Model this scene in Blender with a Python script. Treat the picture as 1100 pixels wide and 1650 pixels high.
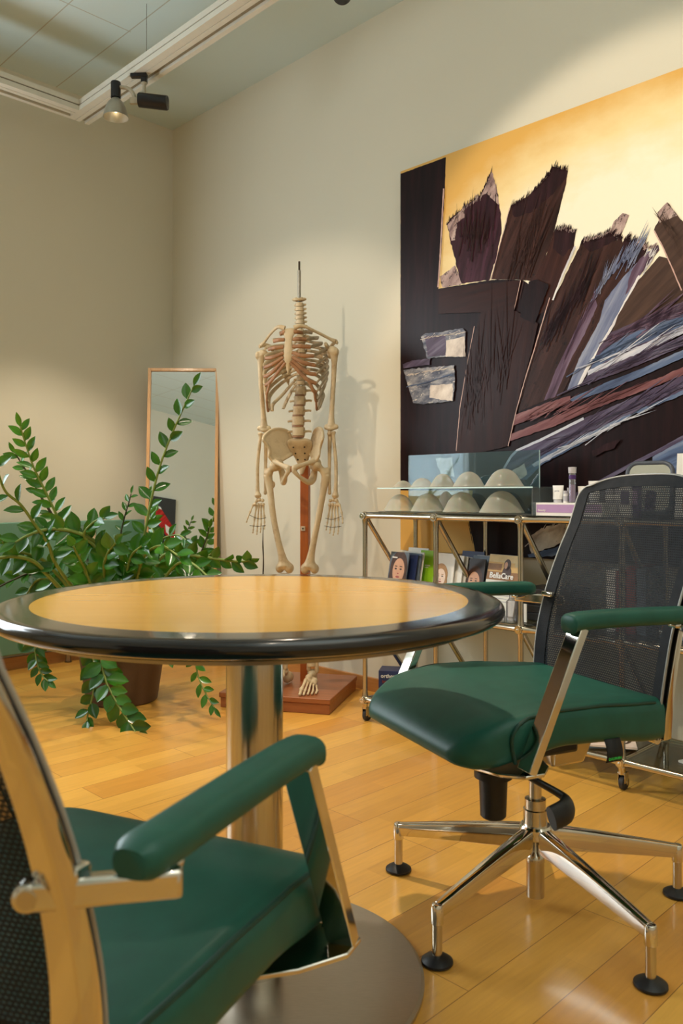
import bpy, bmesh, math, random
from mathutils import Vector, Matrix, Euler
random.seed(7)
for o in list(bpy.data.objects):
    bpy.data.objects.remove(o)
SC = bpy.context.scene
COL = SC.collection
PI = math.pi
def rad(a): return a*PI/180.0

# ------------------------------------------------------------------ camera
FPX, HY, CAMH = 1313.0, 797.0, 0.92          # focal length in pixels, horizon row, camera height
cd = bpy.data.cameras.new('camera')
cam = bpy.data.objects.new('camera', cd); COL.objects.link(cam)
cam.location = (0, 0, CAMH); cam.rotation_euler = (PI/2, 0, 0)
cd.sensor_fit = 'VERTICAL'; cd.sensor_height = 36.0; cd.sensor_width = 24.0
cd.lens = FPX/1650.0*36.0
cd.shift_y = -(825.0-HY)/1650.0
cd.clip_start = 0.02
cd.dof.use_dof = True; cd.dof.focus_distance = 2.5; cd.dof.aperture_fstop = 6.5
SC.camera = cam
SC.view_settings.view_transform = 'Standard'
SC.view_settings.look = 'None'
SC.view_settings.gamma = 1.0
SC.view_settings.use_curve_mapping = False
SC.view_settings.exposure = 0.66

# ------------------------------------------------------------------ light
wd = bpy.data.worlds.new('world'); SC.world = wd; wd.use_nodes = True
bg = wd.node_tree.nodes['Background']; bg.inputs[0].default_value = (0.62, 0.80, 1.0, 1); bg.inputs[1].default_value = 1.0

# room frame: corner point, u runs along the right wall, v along the left wall
CX, CY = -1.037, 5.01
S2 = math.sqrt(0.5)
def R3(u, v, z=0.0):
    return Vector((CX + S2*(u-v), CY - S2*(u+v), z))
ROOMROT = -PI/4                               # local x = u, local y = -v
UL, VL, H = 5.6, 5.0, 3.16

def light(name, kind, loc, energy, color, aim=None, **kw):
    d = bpy.data.lights.new(name, kind); d.energy = energy; d.color = color
    o = bpy.data.objects.new(name, d); COL.objects.link(o); o.location = loc
    if aim is not None:
        o.rotation_euler = (Vector(aim)-Vector(loc)).to_track_quat('-Z', 'Y').to_euler()
    for k, val in kw.items(): setattr(d, k, val)
    return o
WARM = (1.0, 0.83, 0.64)
# daylight through the window in the left wall
light('window_daylight', 'AREA', R3(-0.06, 2.55, 1.6), 62, (0.87, 0.95, 1.0), aim=R3(3, 2.55, 1.2), shape='RECTANGLE', size=1.9, size_y=1.6)
# added fill lights, unseen and without a fixture, shining down and up
light('added_fill_down', 'AREA', R3(4.8, 2.0, 2.36), 5, (1.0, 0.96, 0.88), aim=R3(4.8, 2.0, 0), shape='RECTANGLE', size=1.8, size_y=1.8)
light('added_fill_up', 'AREA', R3(4.8, 2.0, 2.40), 19, (0.94, 1.0, 0.98), aim=R3(4.8, 2.0, 4), shape='RECTANGLE', size=1.8, size_y=1.8)
# track spots
TZ = 2.85
SPOTS = [   # (u, v, lamp height, target, watts, cone deg, blend)
    ('painting_spot', R3(3.15, 2.23, 2.62), R3(2.95, 0.0, 1.44), 74, 57, 0.25),
    ('skeleton_spot', R3(1.96, 2.23, 2.70), R3(1.15, 0.2, 1.05), 92, 56, 0.4),
    ('plant_spot', R3(0.98, 0.80, 2.60), R3(0.62, 0.95, 0.0), 48, 78, 0.5),
    ('table_spot', R3(2.35, 0.95, 2.60), R3(2.40, 1.45, 0.0), 84, 70, 0.6),
    ('chair_spot', R3(3.85, 2.23, 2.60), R3(4.0, 2.0, 0.0), 5, 84, 0.6),
]
for n, p, t, w, a, b in SPOTS:
    light(n, 'SPOT', p, w, WARM, aim=t, spot_size=rad(a), spot_blend=b, shadow_soft_size=0.035)

# ------------------------------------------------------------------ helpers
def px(x, y, Y):
    "point seen at pixel (x, y) at distance Y from the camera"
    return Vector(((x-550.0)/FPX*Y, Y, CAMH + (HY-y)/FPX*Y))
def wall_uv(x, y, v):
    "pixel -> (u, z) on the plane parallel to the right wall at distance v from it"
    k = (x-550.0)/FPX
    u = (k*(CY - S2*v) - CX + S2*v)/(S2*(1+k))
    Y = CY - S2*(u+v)
    return u, CAMH + (HY-y)/FPX*Y

def catmull(pts, n=6):
    pts = [Vector(p) for p in pts]
    if len(pts) < 3: return pts
    P = [2*pts[0]-pts[1]] + pts + [2*pts[-1]-pts[-2]]
    out = []
    for i in range(1, len(P)-2):
        a, b, c, d = P[i-1], P[i], P[i+1], P[i+2]
        for k in range(n):
            t = k/n
            out.append(0.5*((2*b) + (c-a)*t + (2*a-5*b+4*c-d)*t*t + (3*b-a-3*c+d)*t**3))
    out.append(P[-2].copy())
    return out
def interp(vals, m):
    "resample a list of numbers to m values"
    out = []
    for i in range(m):
        t = i/(m-1)*(len(vals)-1) if m > 1 else 0
        k = min(int(t), len(vals)-2) if len(vals) > 1 else 0
        out.append(vals[k] + (vals[min(k+1, len(vals)-1)]-vals[k])*(t-k))
    return out

class MB:
    def __init__(s): s.v = []; s.f = []; s.m = []
    def add(s, vs, fs, mi=0, M=None):
        b = len(s.v)
        for p in vs:
            p = Vector(p)
            s.v.append(M @ p if M is not None else p)
        for f in fs: s.f.append(tuple(b+i for i in f)); s.m.append(mi)
        return s
    def box(s, c, d, mi=0, M=None, rz=0):
        x, y, z = d[0]/2, d[1]/2, d[2]/2
        T = Matrix.Translation(c) @ Matrix.Rotation(rz, 4, 'Z')
        if M is not None: T = M @ T
        vs = [(-x,-y,-z),(x,-y,-z),(x,y,-z),(-x,y,-z),(-x,-y,z),(x,-y,z),(x,y,z),(-x,y,z)]
        return s.add(vs, [(3,2,1,0),(4,5,6,7),(0,1,5,4),(1,2,6,5),(2,3,7,6),(3,0,4,7)], mi, T)
    def tube(s, pts, r, n=10, mi=0, M=None, caps=True, flat=1.0, up=None):
        pts = [Vector(p) for p in pts]; m = len(pts)
        if not hasattr(r, '__len__'): r = [r]*m
        elif len(r) != m: r = interp(r, m)
        vs = []; fs = []
        t0 = (pts[1]-pts[0]).normalized()
        ref = Vector(up) if up is not None else (Vector((0,0,1)) if abs(t0.z) < 0.9 else Vector((1,0,0)))
        nn = (ref - t0*ref.dot(t0)).normalized()
        for i in range(m):
            t = (pts[min(i+1, m-1)]-pts[max(i-1, 0)])
            if t.length < 1e-9: t = t0
            t = t.normalized()
            nn = (nn - t*nn.dot(t))
            if nn.length < 1e-6: nn = t.orthogonal()
            nn = nn.normalized(); bb = t.cross(nn)
            for k in range(n):
                a = 2*PI*k/n
                vs.append(pts[i] + (nn*math.cos(a) + bb*math.sin(a)*flat)*r[i])
        for i in range(m-1):
            for k in range(n):
                k2 = (k+1) % n
                fs.append((i*n+k, i*n+k2, (i+1)*n+k2, (i+1)*n+k))
        if caps:
            fs.append(tuple(range(n-1, -1, -1))); fs.append(tuple(range((m-1)*n, m*n)))
        return s.add(vs, fs, mi, M)
    def cyl(s, a, b, r, r2=None, n=20, mi=0, M=None, caps=True):
        return s.tube([a, b], [r, r if r2 is None else r2], n, mi, M, caps)
    def lathe(s, prof, n=32, mi=0, M=None):
        vs = []; fs = []; m = len(prof)
        for r, z in prof:
            for k in range(n):
                a = 2*PI*k/n; vs.append((r*math.cos(a), r*math.sin(a), z))
        for i in range(m-1):
            for k in range(n):
                k2 = (k+1) % n
                fs.append((i*n+k, i*n+k2, (i+1)*n+k2, (i+1)*n+k))
        fs.append(tuple(range(n-1, -1, -1))); fs.append(tuple(range((m-1)*n, m*n)))
        return s.add(vs, fs, mi, M)
    def ell(s, c, r, nu=14, nv=9, mi=0, M=None, R=None):
        if not hasattr(r, '__len__'): r = (r, r, r)
        vs = [(0,0,-r[2])]; fs = []
        for i in range(1, nv):
            a = -PI/2 + PI*i/nv
            for k in range(nu):
                b = 2*PI*k/nu
                vs.append((r[0]*math.cos(a)*math.cos(b), r[1]*math.cos(a)*math.sin(b), r[2]*math.sin(a)))
        vs.append((0,0,r[2])); last = len(vs)-1
        for k in range(nu):
            k2 = (k+1) % nu
            fs.append((0, 1+k2, 1+k)); fs.append((last, 1+(nv-2)*nu+k, 1+(nv-2)*nu+k2))
        for i in range(nv-2):
            for k in range(nu):
                k2 = (k+1) % nu; a = 1+i*nu
                fs.append((a+k, a+k2, a+nu+k2, a+nu+k))
        T = Matrix.Translation(c)
        if R is not None: T = T @ R
        if M is not None: T = M @ T
        return s.add(vs, fs, mi, T)
    def prism(s, poly, h, mi=0, M=None, z0=0.0):
        "polygon in local xy extruded from z0 to z0+h"
        n = len(poly)
        vs = [(p[0], p[1], z0) for p in poly] + [(p[0], p[1], z0+h) for p in poly]
        fs = [tuple(range(n-1, -1, -1)), tuple(range(n, 2*n))]
        for i in range(n):
            j = (i+1) % n; fs.append((i, j, n+j, n+i))
        return s.add(vs, fs, mi, M)
    def loft(s, rings, mi=0, M=None, caps=True):
        n = len(rings[0]); vs = [p for r in rings for p in r]; fs = []
        for i in range(len(rings)-1):
            for k in range(n):
                k2 = (k+1) % n
                fs.append((i*n+k, i*n+k2, (i+1)*n+k2, (i+1)*n+k))
        if caps:
            fs.append(tuple(range(n-1, -1, -1))); fs.append(tuple(range((len(rings)-1)*n, len(rings)*n)))
        return s.add(vs, fs, mi, M)
    def grid(s, rows, mi=0, M=None):
        m = len(rows[0]); vs = [p for r in rows for p in r]; fs = []
        for i in range(len(rows)-1):
            for k in range(m-1):
                fs.append((i*m+k, i*m+k+1, (i+1)*m+k+1, (i+1)*m+k))
        return s.add(vs, fs, mi, M)
    def build(s, name, mats, parent=None, bevel=0, seg=2, angle=38, subsurf=0, solid=0, remesh=0, normals=True):
        me = bpy.data.meshes.new(name)
        me.from_pydata([tuple(p) for p in s.v], [], s.f)
        if not isinstance(mats, (list, tuple)): mats = [mats]
        for m in mats: me.materials.append(m)
        for p, mi in zip(me.polygons, s.m): p.material_index = mi
        bm = bmesh.new(); bm.from_mesh(me)
        if normals: bmesh.ops.recalc_face_normals(bm, faces=bm.faces)
        lim = rad(angle)
        for f in bm.faces: f.smooth = True
        for e in bm.edges:
            if len(e.link_faces) == 2:
                e.smooth = e.calc_face_angle(0) < lim
        bm.to_mesh(me); bm.free()
        o = bpy.data.objects.new(name, me); COL.objects.link(o)
        if parent is not None: o.parent = parent
        if remesh:
            md = o.modifiers.new('remesh', 'REMESH'); md.mode = 'VOXEL'; md.voxel_size = remesh; md.use_smooth_shade = True
            sm = o.modifiers.new('smooth', 'SMOOTH'); sm.iterations = 4; sm.factor = 0.5
        if solid:
            md = o.modifiers.new('solid', 'SOLIDIFY'); md.thickness = solid; md.offset = 0
        if subsurf:
            md = o.modifiers.new('sub', 'SUBSURF'); md.levels = subsurf; md.render_levels = subsurf
        if bevel:
            md = o.modifiers.new('bevel', 'BEVEL'); md.width = bevel; md.segments = seg; md.limit_method = 'ANGLE'; md.angle_limit = rad(40)
        return o

def tag(o, label, cat, group=None):
    o['label'] = label; o['category'] = cat
    if group: o['group'] = group
    return o
def thing(name, label, cat, loc=(0,0,0), rz=0.0, group=None):
    o = bpy.data.objects.new(name, None); COL.objects.link(o)
    o.empty_display_size = 0.05
    o.location = loc; o.rotation_euler = (0, 0, rz)
    return tag(o, label, cat, group)
def struct(o):
    o['kind'] = 'structure'; return o
def lettering(text, size, mat, parent, M, name='lettering', depth=0.0004, bold=0.0):
    cu = bpy.data.curves.new(name, 'FONT'); cu.body = text; cu.size = size; cu.extrude = depth; cu.offset = bold
    cu.align_x = 'CENTER'; cu.align_y = 'CENTER'; cu.resolution_u = 4
    t = bpy.data.objects.new(name+'_source', cu); COL.objects.link(t)
    bpy.context.view_layer.update()
    me = bpy.data.meshes.new_from_object(t.evaluated_get(bpy.context.evaluated_depsgraph_get()))
    bpy.data.objects.remove(t)
    me.materials.clear(); me.materials.append(mat)
    o = bpy.data.objects.new(name, me); COL.objects.link(o); o.parent = parent
    o.matrix_local = M
    return o

# ------------------------------------------------------------------ materials
class NT:
    def __init__(s, name):
        s.mat = bpy.data.materials.new(name); s.mat.use_nodes = True
        s.t = s.mat.node_tree; s.b = s.t.nodes['Principled BSDF']; s.out = s.t.nodes['Material Output']
    def n(s, typ, **kw):
        nd = s.t.nodes.new(typ)
        for k, v in kw.items():
            if k.startswith('i_'):
                key = k[2:].replace('_', ' ')
                nd.inputs[key].default_value = v
            else: setattr(nd, k, v)
        return nd
    def l(s, a, b): s.t.links.new(a, b)
    def coord(s, scale=(1,1,1), rot=(0,0,0), out='Object'):
        tc = s.n('ShaderNodeTexCoord'); mp = s.n('ShaderNodeMapping')
        mp.inputs['Scale'].default_value = scale; mp.inputs['Rotation'].default_value = rot
        s.l(tc.outputs[out], mp.inputs['Vector']); return mp.outputs['Vector']
    def noise(s, vec, scale, detail=4, rough=0.55):
        nd = s.n('ShaderNodeTexNoise'); nd.inputs['Scale'].default_value = scale
        nd.inputs['Detail'].default_value = detail; nd.inputs['Roughness'].default_value = rough
        s.l(vec, nd.inputs['Vector']); return nd.outputs['Fac']
    def ramp(s, fac, stops):
        nd = s.n('ShaderNodeValToRGB'); el = nd.color_ramp.elements
        while len(el) < len(stops): el.new(0.5)
        for e, (p, c) in zip(el, stops): e.position = p; e.color = (*c, 1)
        s.l(fac, nd.inputs['Fac']); return nd.outputs['Color']
    def bump(s, h, strength=0.2, dist=0.002):
        nd = s.n('ShaderNodeBump'); nd.inputs['Strength'].default_value = strength; nd.inputs['Distance'].default_value = dist
        s.l(h, nd.inputs['Height']); s.l(nd.outputs['Normal'], s.b.inputs['Normal'])
    def math(s, op, a, b=None):
        nd = s.n('ShaderNodeMath', operation=op)
        for i, x in enumerate((a, b)):
            if x is None: continue
            if isinstance(x, (int, float)): nd.inputs[i].default_value = x
            else: s.l(x, nd.inputs[i])
        return nd.outputs[0]
def srgb(r, g, b):
    f = lambda c: (c/255/12.92) if c/255 <= 0.04045 else ((c/255+0.055)/1.055)**2.4
    return (f(r), f(g), f(b))
def mat(name, col, rough=0.5, metal=0.0, var=0.12, scale=30, bump=0.0, bdist=0.001, spec=0.5, coat=0.0, trans=0.0, stretch=(1,1,1), ior=1.45, sss=0.0):
    t = NT(name); v = t.coord(stretch)
    f = t.noise(v, scale)
    c = t.ramp(f, [(0.3, tuple(x*(1-var) for x in col)), (0.7, tuple(min(1, x*(1+var)) for x in col))])
    t.l(c, t.b.inputs['Base Color'])
    t.b.inputs['Roughness'].default_value = rough; t.b.inputs['Metallic'].default_value = metal
    t.b.inputs['Specular IOR Level'].default_value = spec; t.b.inputs['Coat Weight'].default_value = coat
    t.b.inputs['Transmission Weight'].default_value = trans; t.b.inputs['IOR'].default_value = ior
    if coat: t.b.inputs['Coat Roughness'].default_value = 0.08
    if bump: t.bump(f, bump, bdist)
    if sss:
        t.b.inputs['Subsurface Weight'].default_value = sss; t.b.inputs['Subsurface Scale'].default_value = 0.02
    return t.mat
def thin_glass(name, tint, refl=0.12, rough=0.0, cloud=0.0, cloudcol=(0.8,0.8,0.8)):
    t = NT(name); t.t.nodes.remove(t.b)
    tr = t.n('ShaderNodeBsdfTransparent'); tr.inputs[0].default_value = (*tint, 1)
    gl = t.n('ShaderNodeBsdfGlossy'); gl.inputs['Roughness'].default_value = rough
    fr = t.n('ShaderNodeFresnel'); fr.inputs['IOR'].default_value = 1.45
    f = t.math('ADD', t.math('MULTIPLY', fr.outputs[0], 0.8), refl*0.3)
    mx = t.n('ShaderNodeMixShader'); t.l(f, mx.inputs[0]); t.l(tr.outputs[0], mx.inputs[1]); t.l(gl.outputs[0], mx.inputs[2])
    last = mx.outputs[0]
    if cloud:
        df = t.n('ShaderNodeBsdfDiffuse'); v = t.coord(); fac = t.noise(v, 6)
        t.l(t.ramp(fac, [(0.3, tuple(x*0.9 for x in cloudcol)), (0.7, cloudcol)]), df.inputs[0])
        m2 = t.n('ShaderNodeMixShader'); m2.inputs[0].default_value = cloud
        t.l(last, m2.inputs[1]); t.l(df.outputs[0], m2.inputs[2]); last = m2.outputs[0]
    t.l(last, t.out.inputs['Surface'])
    return t.mat

def wall_mat(name, col):
    t = NT(name); v = t.coord()
    big = t.noise(v, 1.3, 2)
    c = t.ramp(big, [(0.3, tuple(x*0.97 for x in col)), (0.7, col)])
    t.l(c, t.b.inputs['Base Color']); t.b.inputs['Roughness'].default_value = 0.9
    t.b.inputs['Specular IOR Level'].default_value = 0.2
    va = t.coord((1,1,9)); vb = t.coord((9,9,1))
    h = t.math('ADD', t.noise(va, 90, 3), t.noise(vb, 90, 3))
    t.bump(h, 0.28, 0.0015)
    return t.mat
M_WALL = wall_mat('wall_fabric_paper', srgb(221, 216, 198))
M_WALLB = wall_mat('wall_plain', srgb(221, 217, 202))

def ceiling_mat():
    t = NT('ceiling_panels'); tc = t.n('ShaderNodeTexCoord'); sp = t.n('ShaderNodeSeparateXYZ'); t.l(tc.outputs['Object'], sp.inputs[0])
    v = t.math('MULTIPLY', sp.outputs['Y'], -1.0)
    def seam(x, off, per, w):
        a = t.math('ABSOLUTE', t.math('SUBTRACT', t.math('FRACT', t.math('DIVIDE', t.math('SUBTRACT', x, off), per)), 0.5))
        return t.math('GREATER_THAN', a, 0.5-w/per)
    s1 = seam(v, 0.75, 0.31, 0.0028); s2 = seam(sp.outputs['X'], 0.765, 1.25, 0.0028)
    s = t.math('MULTIPLY', t.math('MAXIMUM', s1, s2), t.math('GREATER_THAN', v, 0.74))
    mx = t.n('ShaderNodeMix', data_type='RGBA'); t.l(s, mx.inputs[0])
    mx.inputs[6].default_value = (*srgb(206, 223, 223), 1); mx.inputs[7].default_value = (*srgb(178, 180, 166), 1)
    t.l(mx.outputs[2], t.b.inputs['Base Color']); t.b.inputs['Roughness'].default_value = 0.9
    t.bump(t.noise(t.coord(), 120, 3), 0.15, 0.001)
    return t.mat
M_CEIL = ceiling_mat()

def floor_mat():
    t = NT('parquet_strips'); tc = t.n('ShaderNodeTexCoord'); sp = t.n('ShaderNodeSeparateXYZ'); t.l(tc.outputs['Object'], sp.inputs[0])
    cb = t.n('ShaderNodeCombineXYZ'); t.l(sp.outputs['Y'], cb.inputs[0]); t.l(sp.outputs['X'], cb.inputs[1])
    br = t.n('ShaderNodeTexBrick'); br.offset = 0.37; br.offset_frequency = 2; br.squash = 1
    t.l(cb.outputs[0], br.inputs['Vector'])
    br.inputs['Scale'].default_value = 1; br.inputs['Brick Width'].default_value = 1.15; br.inputs['Row Height'].default_value = 0.135
    br.inputs['Mortar Size'].default_value = 0.0009; br.inputs['Mortar Smooth'].default_value = 0.3
    br.inputs['Color1'].default_value = (*srgb(238, 181, 84), 1); br.inputs['Color2'].default_value = (*srgb(221, 156, 68), 1)
    br.inputs['Mortar'].default_value = (*srgb(150, 98, 46), 1)
    b2 = t.n('ShaderNodeTexBrick'); b2.offset = 0.43; t.l(cb.outputs[0], b2.inputs['Vector'])
    b2.inputs['Scale'].default_value = 1; b2.inputs['Brick Width'].default_value = 0.45; b2.inputs['Row Height'].default_value = 0.0675
    b2.inputs['Mortar Size'].default_value = 0.0004; b2.inputs['Color1'].default_value = (1,1,1,1); b2.inputs['Color2'].default_value = (0.86,0.84,0.80,1); b2.inputs['Mortar'].default_value = (0.86,0.82,0.76,1)
    vn = t.coord((26, 2.2, 1)); g = t.noise(vn, 3.0, 6, 0.6)
    gr = t.ramp(g, [(0.3, (0.86, 0.84, 0.80)), (0.72, (1.0, 1.0, 1.0))])
    m1 = t.n('ShaderNodeMix', data_type='RGBA', blend_type='MULTIPLY'); m1.inputs[0].default_value = 1
    t.l(br.outputs['Color'], m1.inputs[6]); t.l(b2.outputs['Color'], m1.inputs[7])
    m2 = t.n('ShaderNodeMix', data_type='RGBA', blend_type='MULTIPLY'); m2.inputs[0].default_value = 1
    t.l(m1.outputs[2], m2.inputs[6]); t.l(gr, m2.inputs[7])
    t.l(m2.outputs[2], t.b.inputs['Base Color'])
    t.l(t.math('MULTIPLY_ADD', g, 0.16) if False else t.math('ADD', t.math('MULTIPLY', g, 0.16), 0.24), t.b.inputs['Roughness'])
    t.b.inputs['Coat Weight'].default_value = 0.25; t.b.inputs['Coat Roughness'].default_value = 0.12
    t.bump(t.math('SUBTRACT', t.math('MULTIPLY', g, 0.1), br.outputs['Fac']), 0.15, 0.0006)
    return t.mat
M_FLOOR = floor_mat()

def wood(name, c1, c2, stretch=(1.5, 30, 30), scale=3.0, rough=0.4, coat=0.2, rot=(0,0,0)):
    t = NT(name); v = t.coord(stretch, rot); g = t.noise(v, scale, 6, 0.62)
    t.l(t.ramp(g, [(0.28, c1), (0.72, c2)]), t.b.inputs['Base Color'])
    t.b.inputs['Roughness'].default_value = rough; t.b.inputs['Coat Weight'].default_value = coat; t.b.inputs['Coat Roughness'].default_value = 0.1
    t.bump(g, 0.06, 0.0006)
    return t.mat
M_BASEB = wood('baseboard_wood', srgb(176, 118, 62), srgb(196, 138, 78), (2, 2, 30))
M_MAPLE = wood('maple_inlay', srgb(230, 166, 46), srgb(240, 178, 58), (1.6, 14, 1), 2.2, 0.22, 0.5, rot=(0,0,rad(62)))
M_FRAMEW = wood('beech_frame', srgb(196, 148, 96), srgb(214, 168, 116), (20, 20, 1.5), 3)
M_STANDW = wood('stand_wood', srgb(132, 74, 38), srgb(160, 94, 52), (1.6, 22, 22), 3)
M_POSTW = wood('post_wood', srgb(158, 78, 24), srgb(184, 98, 36), (24, 24, 1.4), 3)
M_BLACK = mat('black_lacquer', srgb(28, 24, 24), 0.16, var=0.15, scale=60, coat=0.4)
M_RIMUND = mat('rim_underside', srgb(96, 86, 66), 0.4, var=0.1, scale=40)
def brushed(name, col, rough, stretch, aniso=0.0):
    t = NT(name); v = t.coord(stretch); g = t.noise(v, 20, 4)
    t.l(t.ramp(g, [(0.3, tuple(x*0.86 for x in col)), (0.7, col)]), t.b.inputs['Base Color'])
    t.b.inputs['Metallic'].default_value = 1
    t.l(t.math('ADD', t.math('MULTIPLY', g, 0.06), rough), t.b.inputs['Roughness'])
    return t.mat
M_STEEL = brushed('brushed_steel', srgb(205, 198, 186), 0.16, (40, 40, 1))
M_BASEST = brushed('base_steel', srgb(186, 178, 166), 0.3, (3, 60, 1))
M_CHROME = mat('polished_aluminium', srgb(222, 216, 206), 0.07, 1.0, var=0.03, scale=8)
M_SATIN = mat('satin_chrome', srgb(200, 190, 172), 0.2, 1.0, var=0.06, scale=20)
M_ALU = mat('anodised_profile', srgb(216, 212, 198), 0.45, 0.0, var=0.03, scale=20)
M_GROOVE = mat('dark_groove', srgb(108, 100, 84), 0.6)
M_GROOVE2 = mat('deep_slot', srgb(150, 142, 120), 0.6)
M_PLASTIC = mat('black_plastic', srgb(26, 25, 26), 0.42, var=0.15, scale=80, bump=0.1, bdist=0.0004)
M_RUBBER = mat('grey_rubber', srgb(52, 52, 54), 0.6)
M_LEATHER = mat('green_leather', srgb(31, 85, 71), 0.44, var=0.10, scale=24, bump=0.10, bdist=0.0012, spec=0.4)
M_PIPING = mat('green_piping', srgb(18, 60, 48), 0.45)
M_MIRROR = mat('mirror_silver', (0.93, 0.94, 0.92), 0.0, 1.0, var=0.0)

# ================================================================== the room
def room_box(name, boxes, m, kind=True):
    mb = MB()
    for c, d in boxes: mb.box(c, d)
    o = mb.build(name, m); o.location = R3(0, 0, 0); o.rotation_euler = (0, 0, ROOMROT)
    return struct(o)
def ub(u0, u1, v0, v1, z0, z1):
    return ((u0+u1)/2, -(v0+v1)/2, (z0+z1)/2), (abs(u1-u0), abs(v1-v0), abs(z1-z0))
T = 0.12
room_box('floor', [ub(-T, UL+T, -T, VL+T, -0.1, 0)], M_FLOOR)
room_box('ceiling', [ub(-T, UL+T, -T, VL+T, H, H+0.1)], M_CEIL)
room_box('wall_right', [ub(-T, UL+T, -T, 0, 0, H)], M_WALL)
WV0, WV1, WZ0, WZ1 = 1.62, 3.48, 0.85, 2.35
room_box('wall_left', [ub(-T, 0, 0, WV0, 0, H), ub(-T, 0, WV1, VL, 0, H), ub(-T, 0, WV0, WV1, 0, WZ0), ub(-T, 0, WV0, WV1, WZ1, H)], M_WALL)
room_box('wall_front', [ub(-T, UL+T, VL, VL+T, 0, H)], M_WALLB)
room_box('wall_back', [ub(UL, UL+T, 0, VL, 0, H)], M_WALLB)
room_box('baseboard_right', [ub(0.016, UL, 0, 0.016, 0, 0.062)], M_BASEB)
room_box('baseboard_left', [ub(0, 0.016, 0.016, VL, 0, 0.062)], M_BASEB)
M_WINF = mat('white_window_frame', srgb(235, 233, 226), 0.4, var=0.03)
w = room_box('window_1', [ub(-0.09, -0.03, WV0, WV1, WZ0, WZ0+0.06), ub(-0.09, -0.03, WV0, WV1, WZ1-0.06, WZ1),
        ub(-0.09, -0.03, WV0, WV0+0.06, WZ0+0.06, WZ1-0.06), ub(-0.09, -0.03, WV1-0.06, WV1, WZ0+0.06, WZ1-0.06),
        ub(-0.09, -0.03, (WV0+WV1)/2-0.03, (WV0+WV1)/2+0.03, WZ0+0.06, WZ1-0.06)], M_WINF)
g = MB(); c, d = ub(-0.064, -0.058, WV0+0.05, WV1-0.05, WZ0+0.05, WZ1-0.05); g.box(c, d)
g.build('pane', thin_glass('window_pane_glass', (0.97, 0.99, 0.98), 0.1), w)

# ================================================================== round table
TX, TY = -0.1655, 1.553
TTOP = 0.725
TR, TRI = 0.468, 0.402
tb = thing('round_table', 'round table with maple inlay, wide black rim and brushed steel pedestal', 'table', (TX, TY, 0))
prof = [(TRI+0.0005, TTOP-0.010), (TRI+0.0005, TTOP), (TR-0.022, TTOP-0.0005)]
for k in range(1, 12):
    a = PI/2 - PI*k/12*0.92
    prof.append((TR-0.014+0.014*math.cos(a), TTOP-0.0145+0.014*math.sin(a)))
prof += [(TR-0.018, TTOP-0.030), (TR-0.030, TTOP-0.033), (TRI-0.02, TTOP-0.033)]
mb = MB(); mb.lathe(prof, 128); mb.build('table_rim', M_BLACK, tb, angle=50)
mb = MB(); mb.lathe([(0.001, TTOP-0.0325), (TR-0.024, TTOP-0.0325), (TR-0.052, TTOP-0.044), (0.001, TTOP-0.044)], 96); mb.build('underside_panel', M_RIMUND, tb)
mb = MB(); mb.lathe([(0.001, TTOP-0.032), (TRI, TTOP-0.032), (TRI, TTOP-0.0002), (0.001, TTOP-0.0002)], 128); mb.build('inlay_top', M_MAPLE, tb)
mb = MB(); mb.lathe([(0.001, 0.016), (0.054, 0.016), (0.054, 0.075), (0.0535, 0.077), (0.054, 0.079), (0.054, TTOP-0.050), (0.001, TTOP-0.050)], 64); mb.build('column', M_STEEL, tb)
mb = MB(); mb.lathe([(0.0545, TTOP-0.055), (0.12, TTOP-0.055), (0.15, TTOP-0.046), (0.0545, TTOP-0.0445)], 48); mb.build('mounting_plate', M_PLASTIC, tb)
mb = MB(); mb.lathe([(0.001, 0.0), (0.318, 0.0), (0.322, 0.003), (0.322, 0.010), (0.316, 0.014), (0.10, 0.019), (0.06, 0.020), (0.001, 0.020)], 128); mb.build('base_plate', M_BASEST, tb, angle=25)

# ================================================================== office chairs
def mesh_fabric(name='black_mesh_fabric', see=0.30):
    t = NT(name); t.b.inputs['Roughness'].default_value = 0.75
    tc = t.n('ShaderNodeTexCoord'); sp = t.n('ShaderNodeSeparateXYZ'); t.l(tc.outputs['Object'], sp.inputs[0])
    cb = t.n('ShaderNodeCombineXYZ'); t.l(sp.outputs['Y'], cb.inputs[0]); t.l(sp.outputs['Z'], cb.inputs[1])
    br = t.n('ShaderNodeTexBrick'); br.offset = 0.5; t.l(cb.outputs[0], br.inputs['Vector'])
    br.inputs['Scale'].default_value = 1; br.inputs['Brick Width'].default_value = 0.0062; br.inputs['Row Height'].default_value = 0.0052
    br.inputs['Mortar Size'].default_value = 0.0014; br.inputs['Mortar Smooth'].default_value = 0.2
    c = t.ramp(t.noise(t.coord(), 40), [(0.3, srgb(27, 29, 33)), (0.7, srgb(38, 40, 44))])
    t.l(c, t.b.inputs['Base Color'])
    t.t.nodes['Principled BSDF'].inputs['Specular IOR Level'].default_value = 0.3
    tr = t.n('ShaderNodeBsdfTransparent'); mx = t.n('ShaderNodeMixShader')
    hole = t.math('MULTIPLY', t.math('SUBTRACT', 1.0, br.outputs['Fac']), see)
    t.l(hole, mx.inputs[0]); t.l(t.b.outputs[0], mx.inputs[1]); t.l(tr.outputs[0], mx.inputs[2])
    t.l(mx.outputs[0], t.out.inputs['Surface'])
    t.bump(br.outputs['Fac'], 0.4, 0.0012)
    return t.mat
M_MESH = mesh_fabric()
M_MESHEDGE = mesh_fabric('black_mesh_border', 0.03)
M_TRIM = mat('pale_edge_trim', srgb(170, 168, 162), 0.35, 0.3, var=0.03)
M_TAG = mat('black_tag_fabric', srgb(18, 18, 20), 0.6)
M_TAGTXT = mat('green_tag_print', srgb(60, 200, 90), 0.5)

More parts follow.
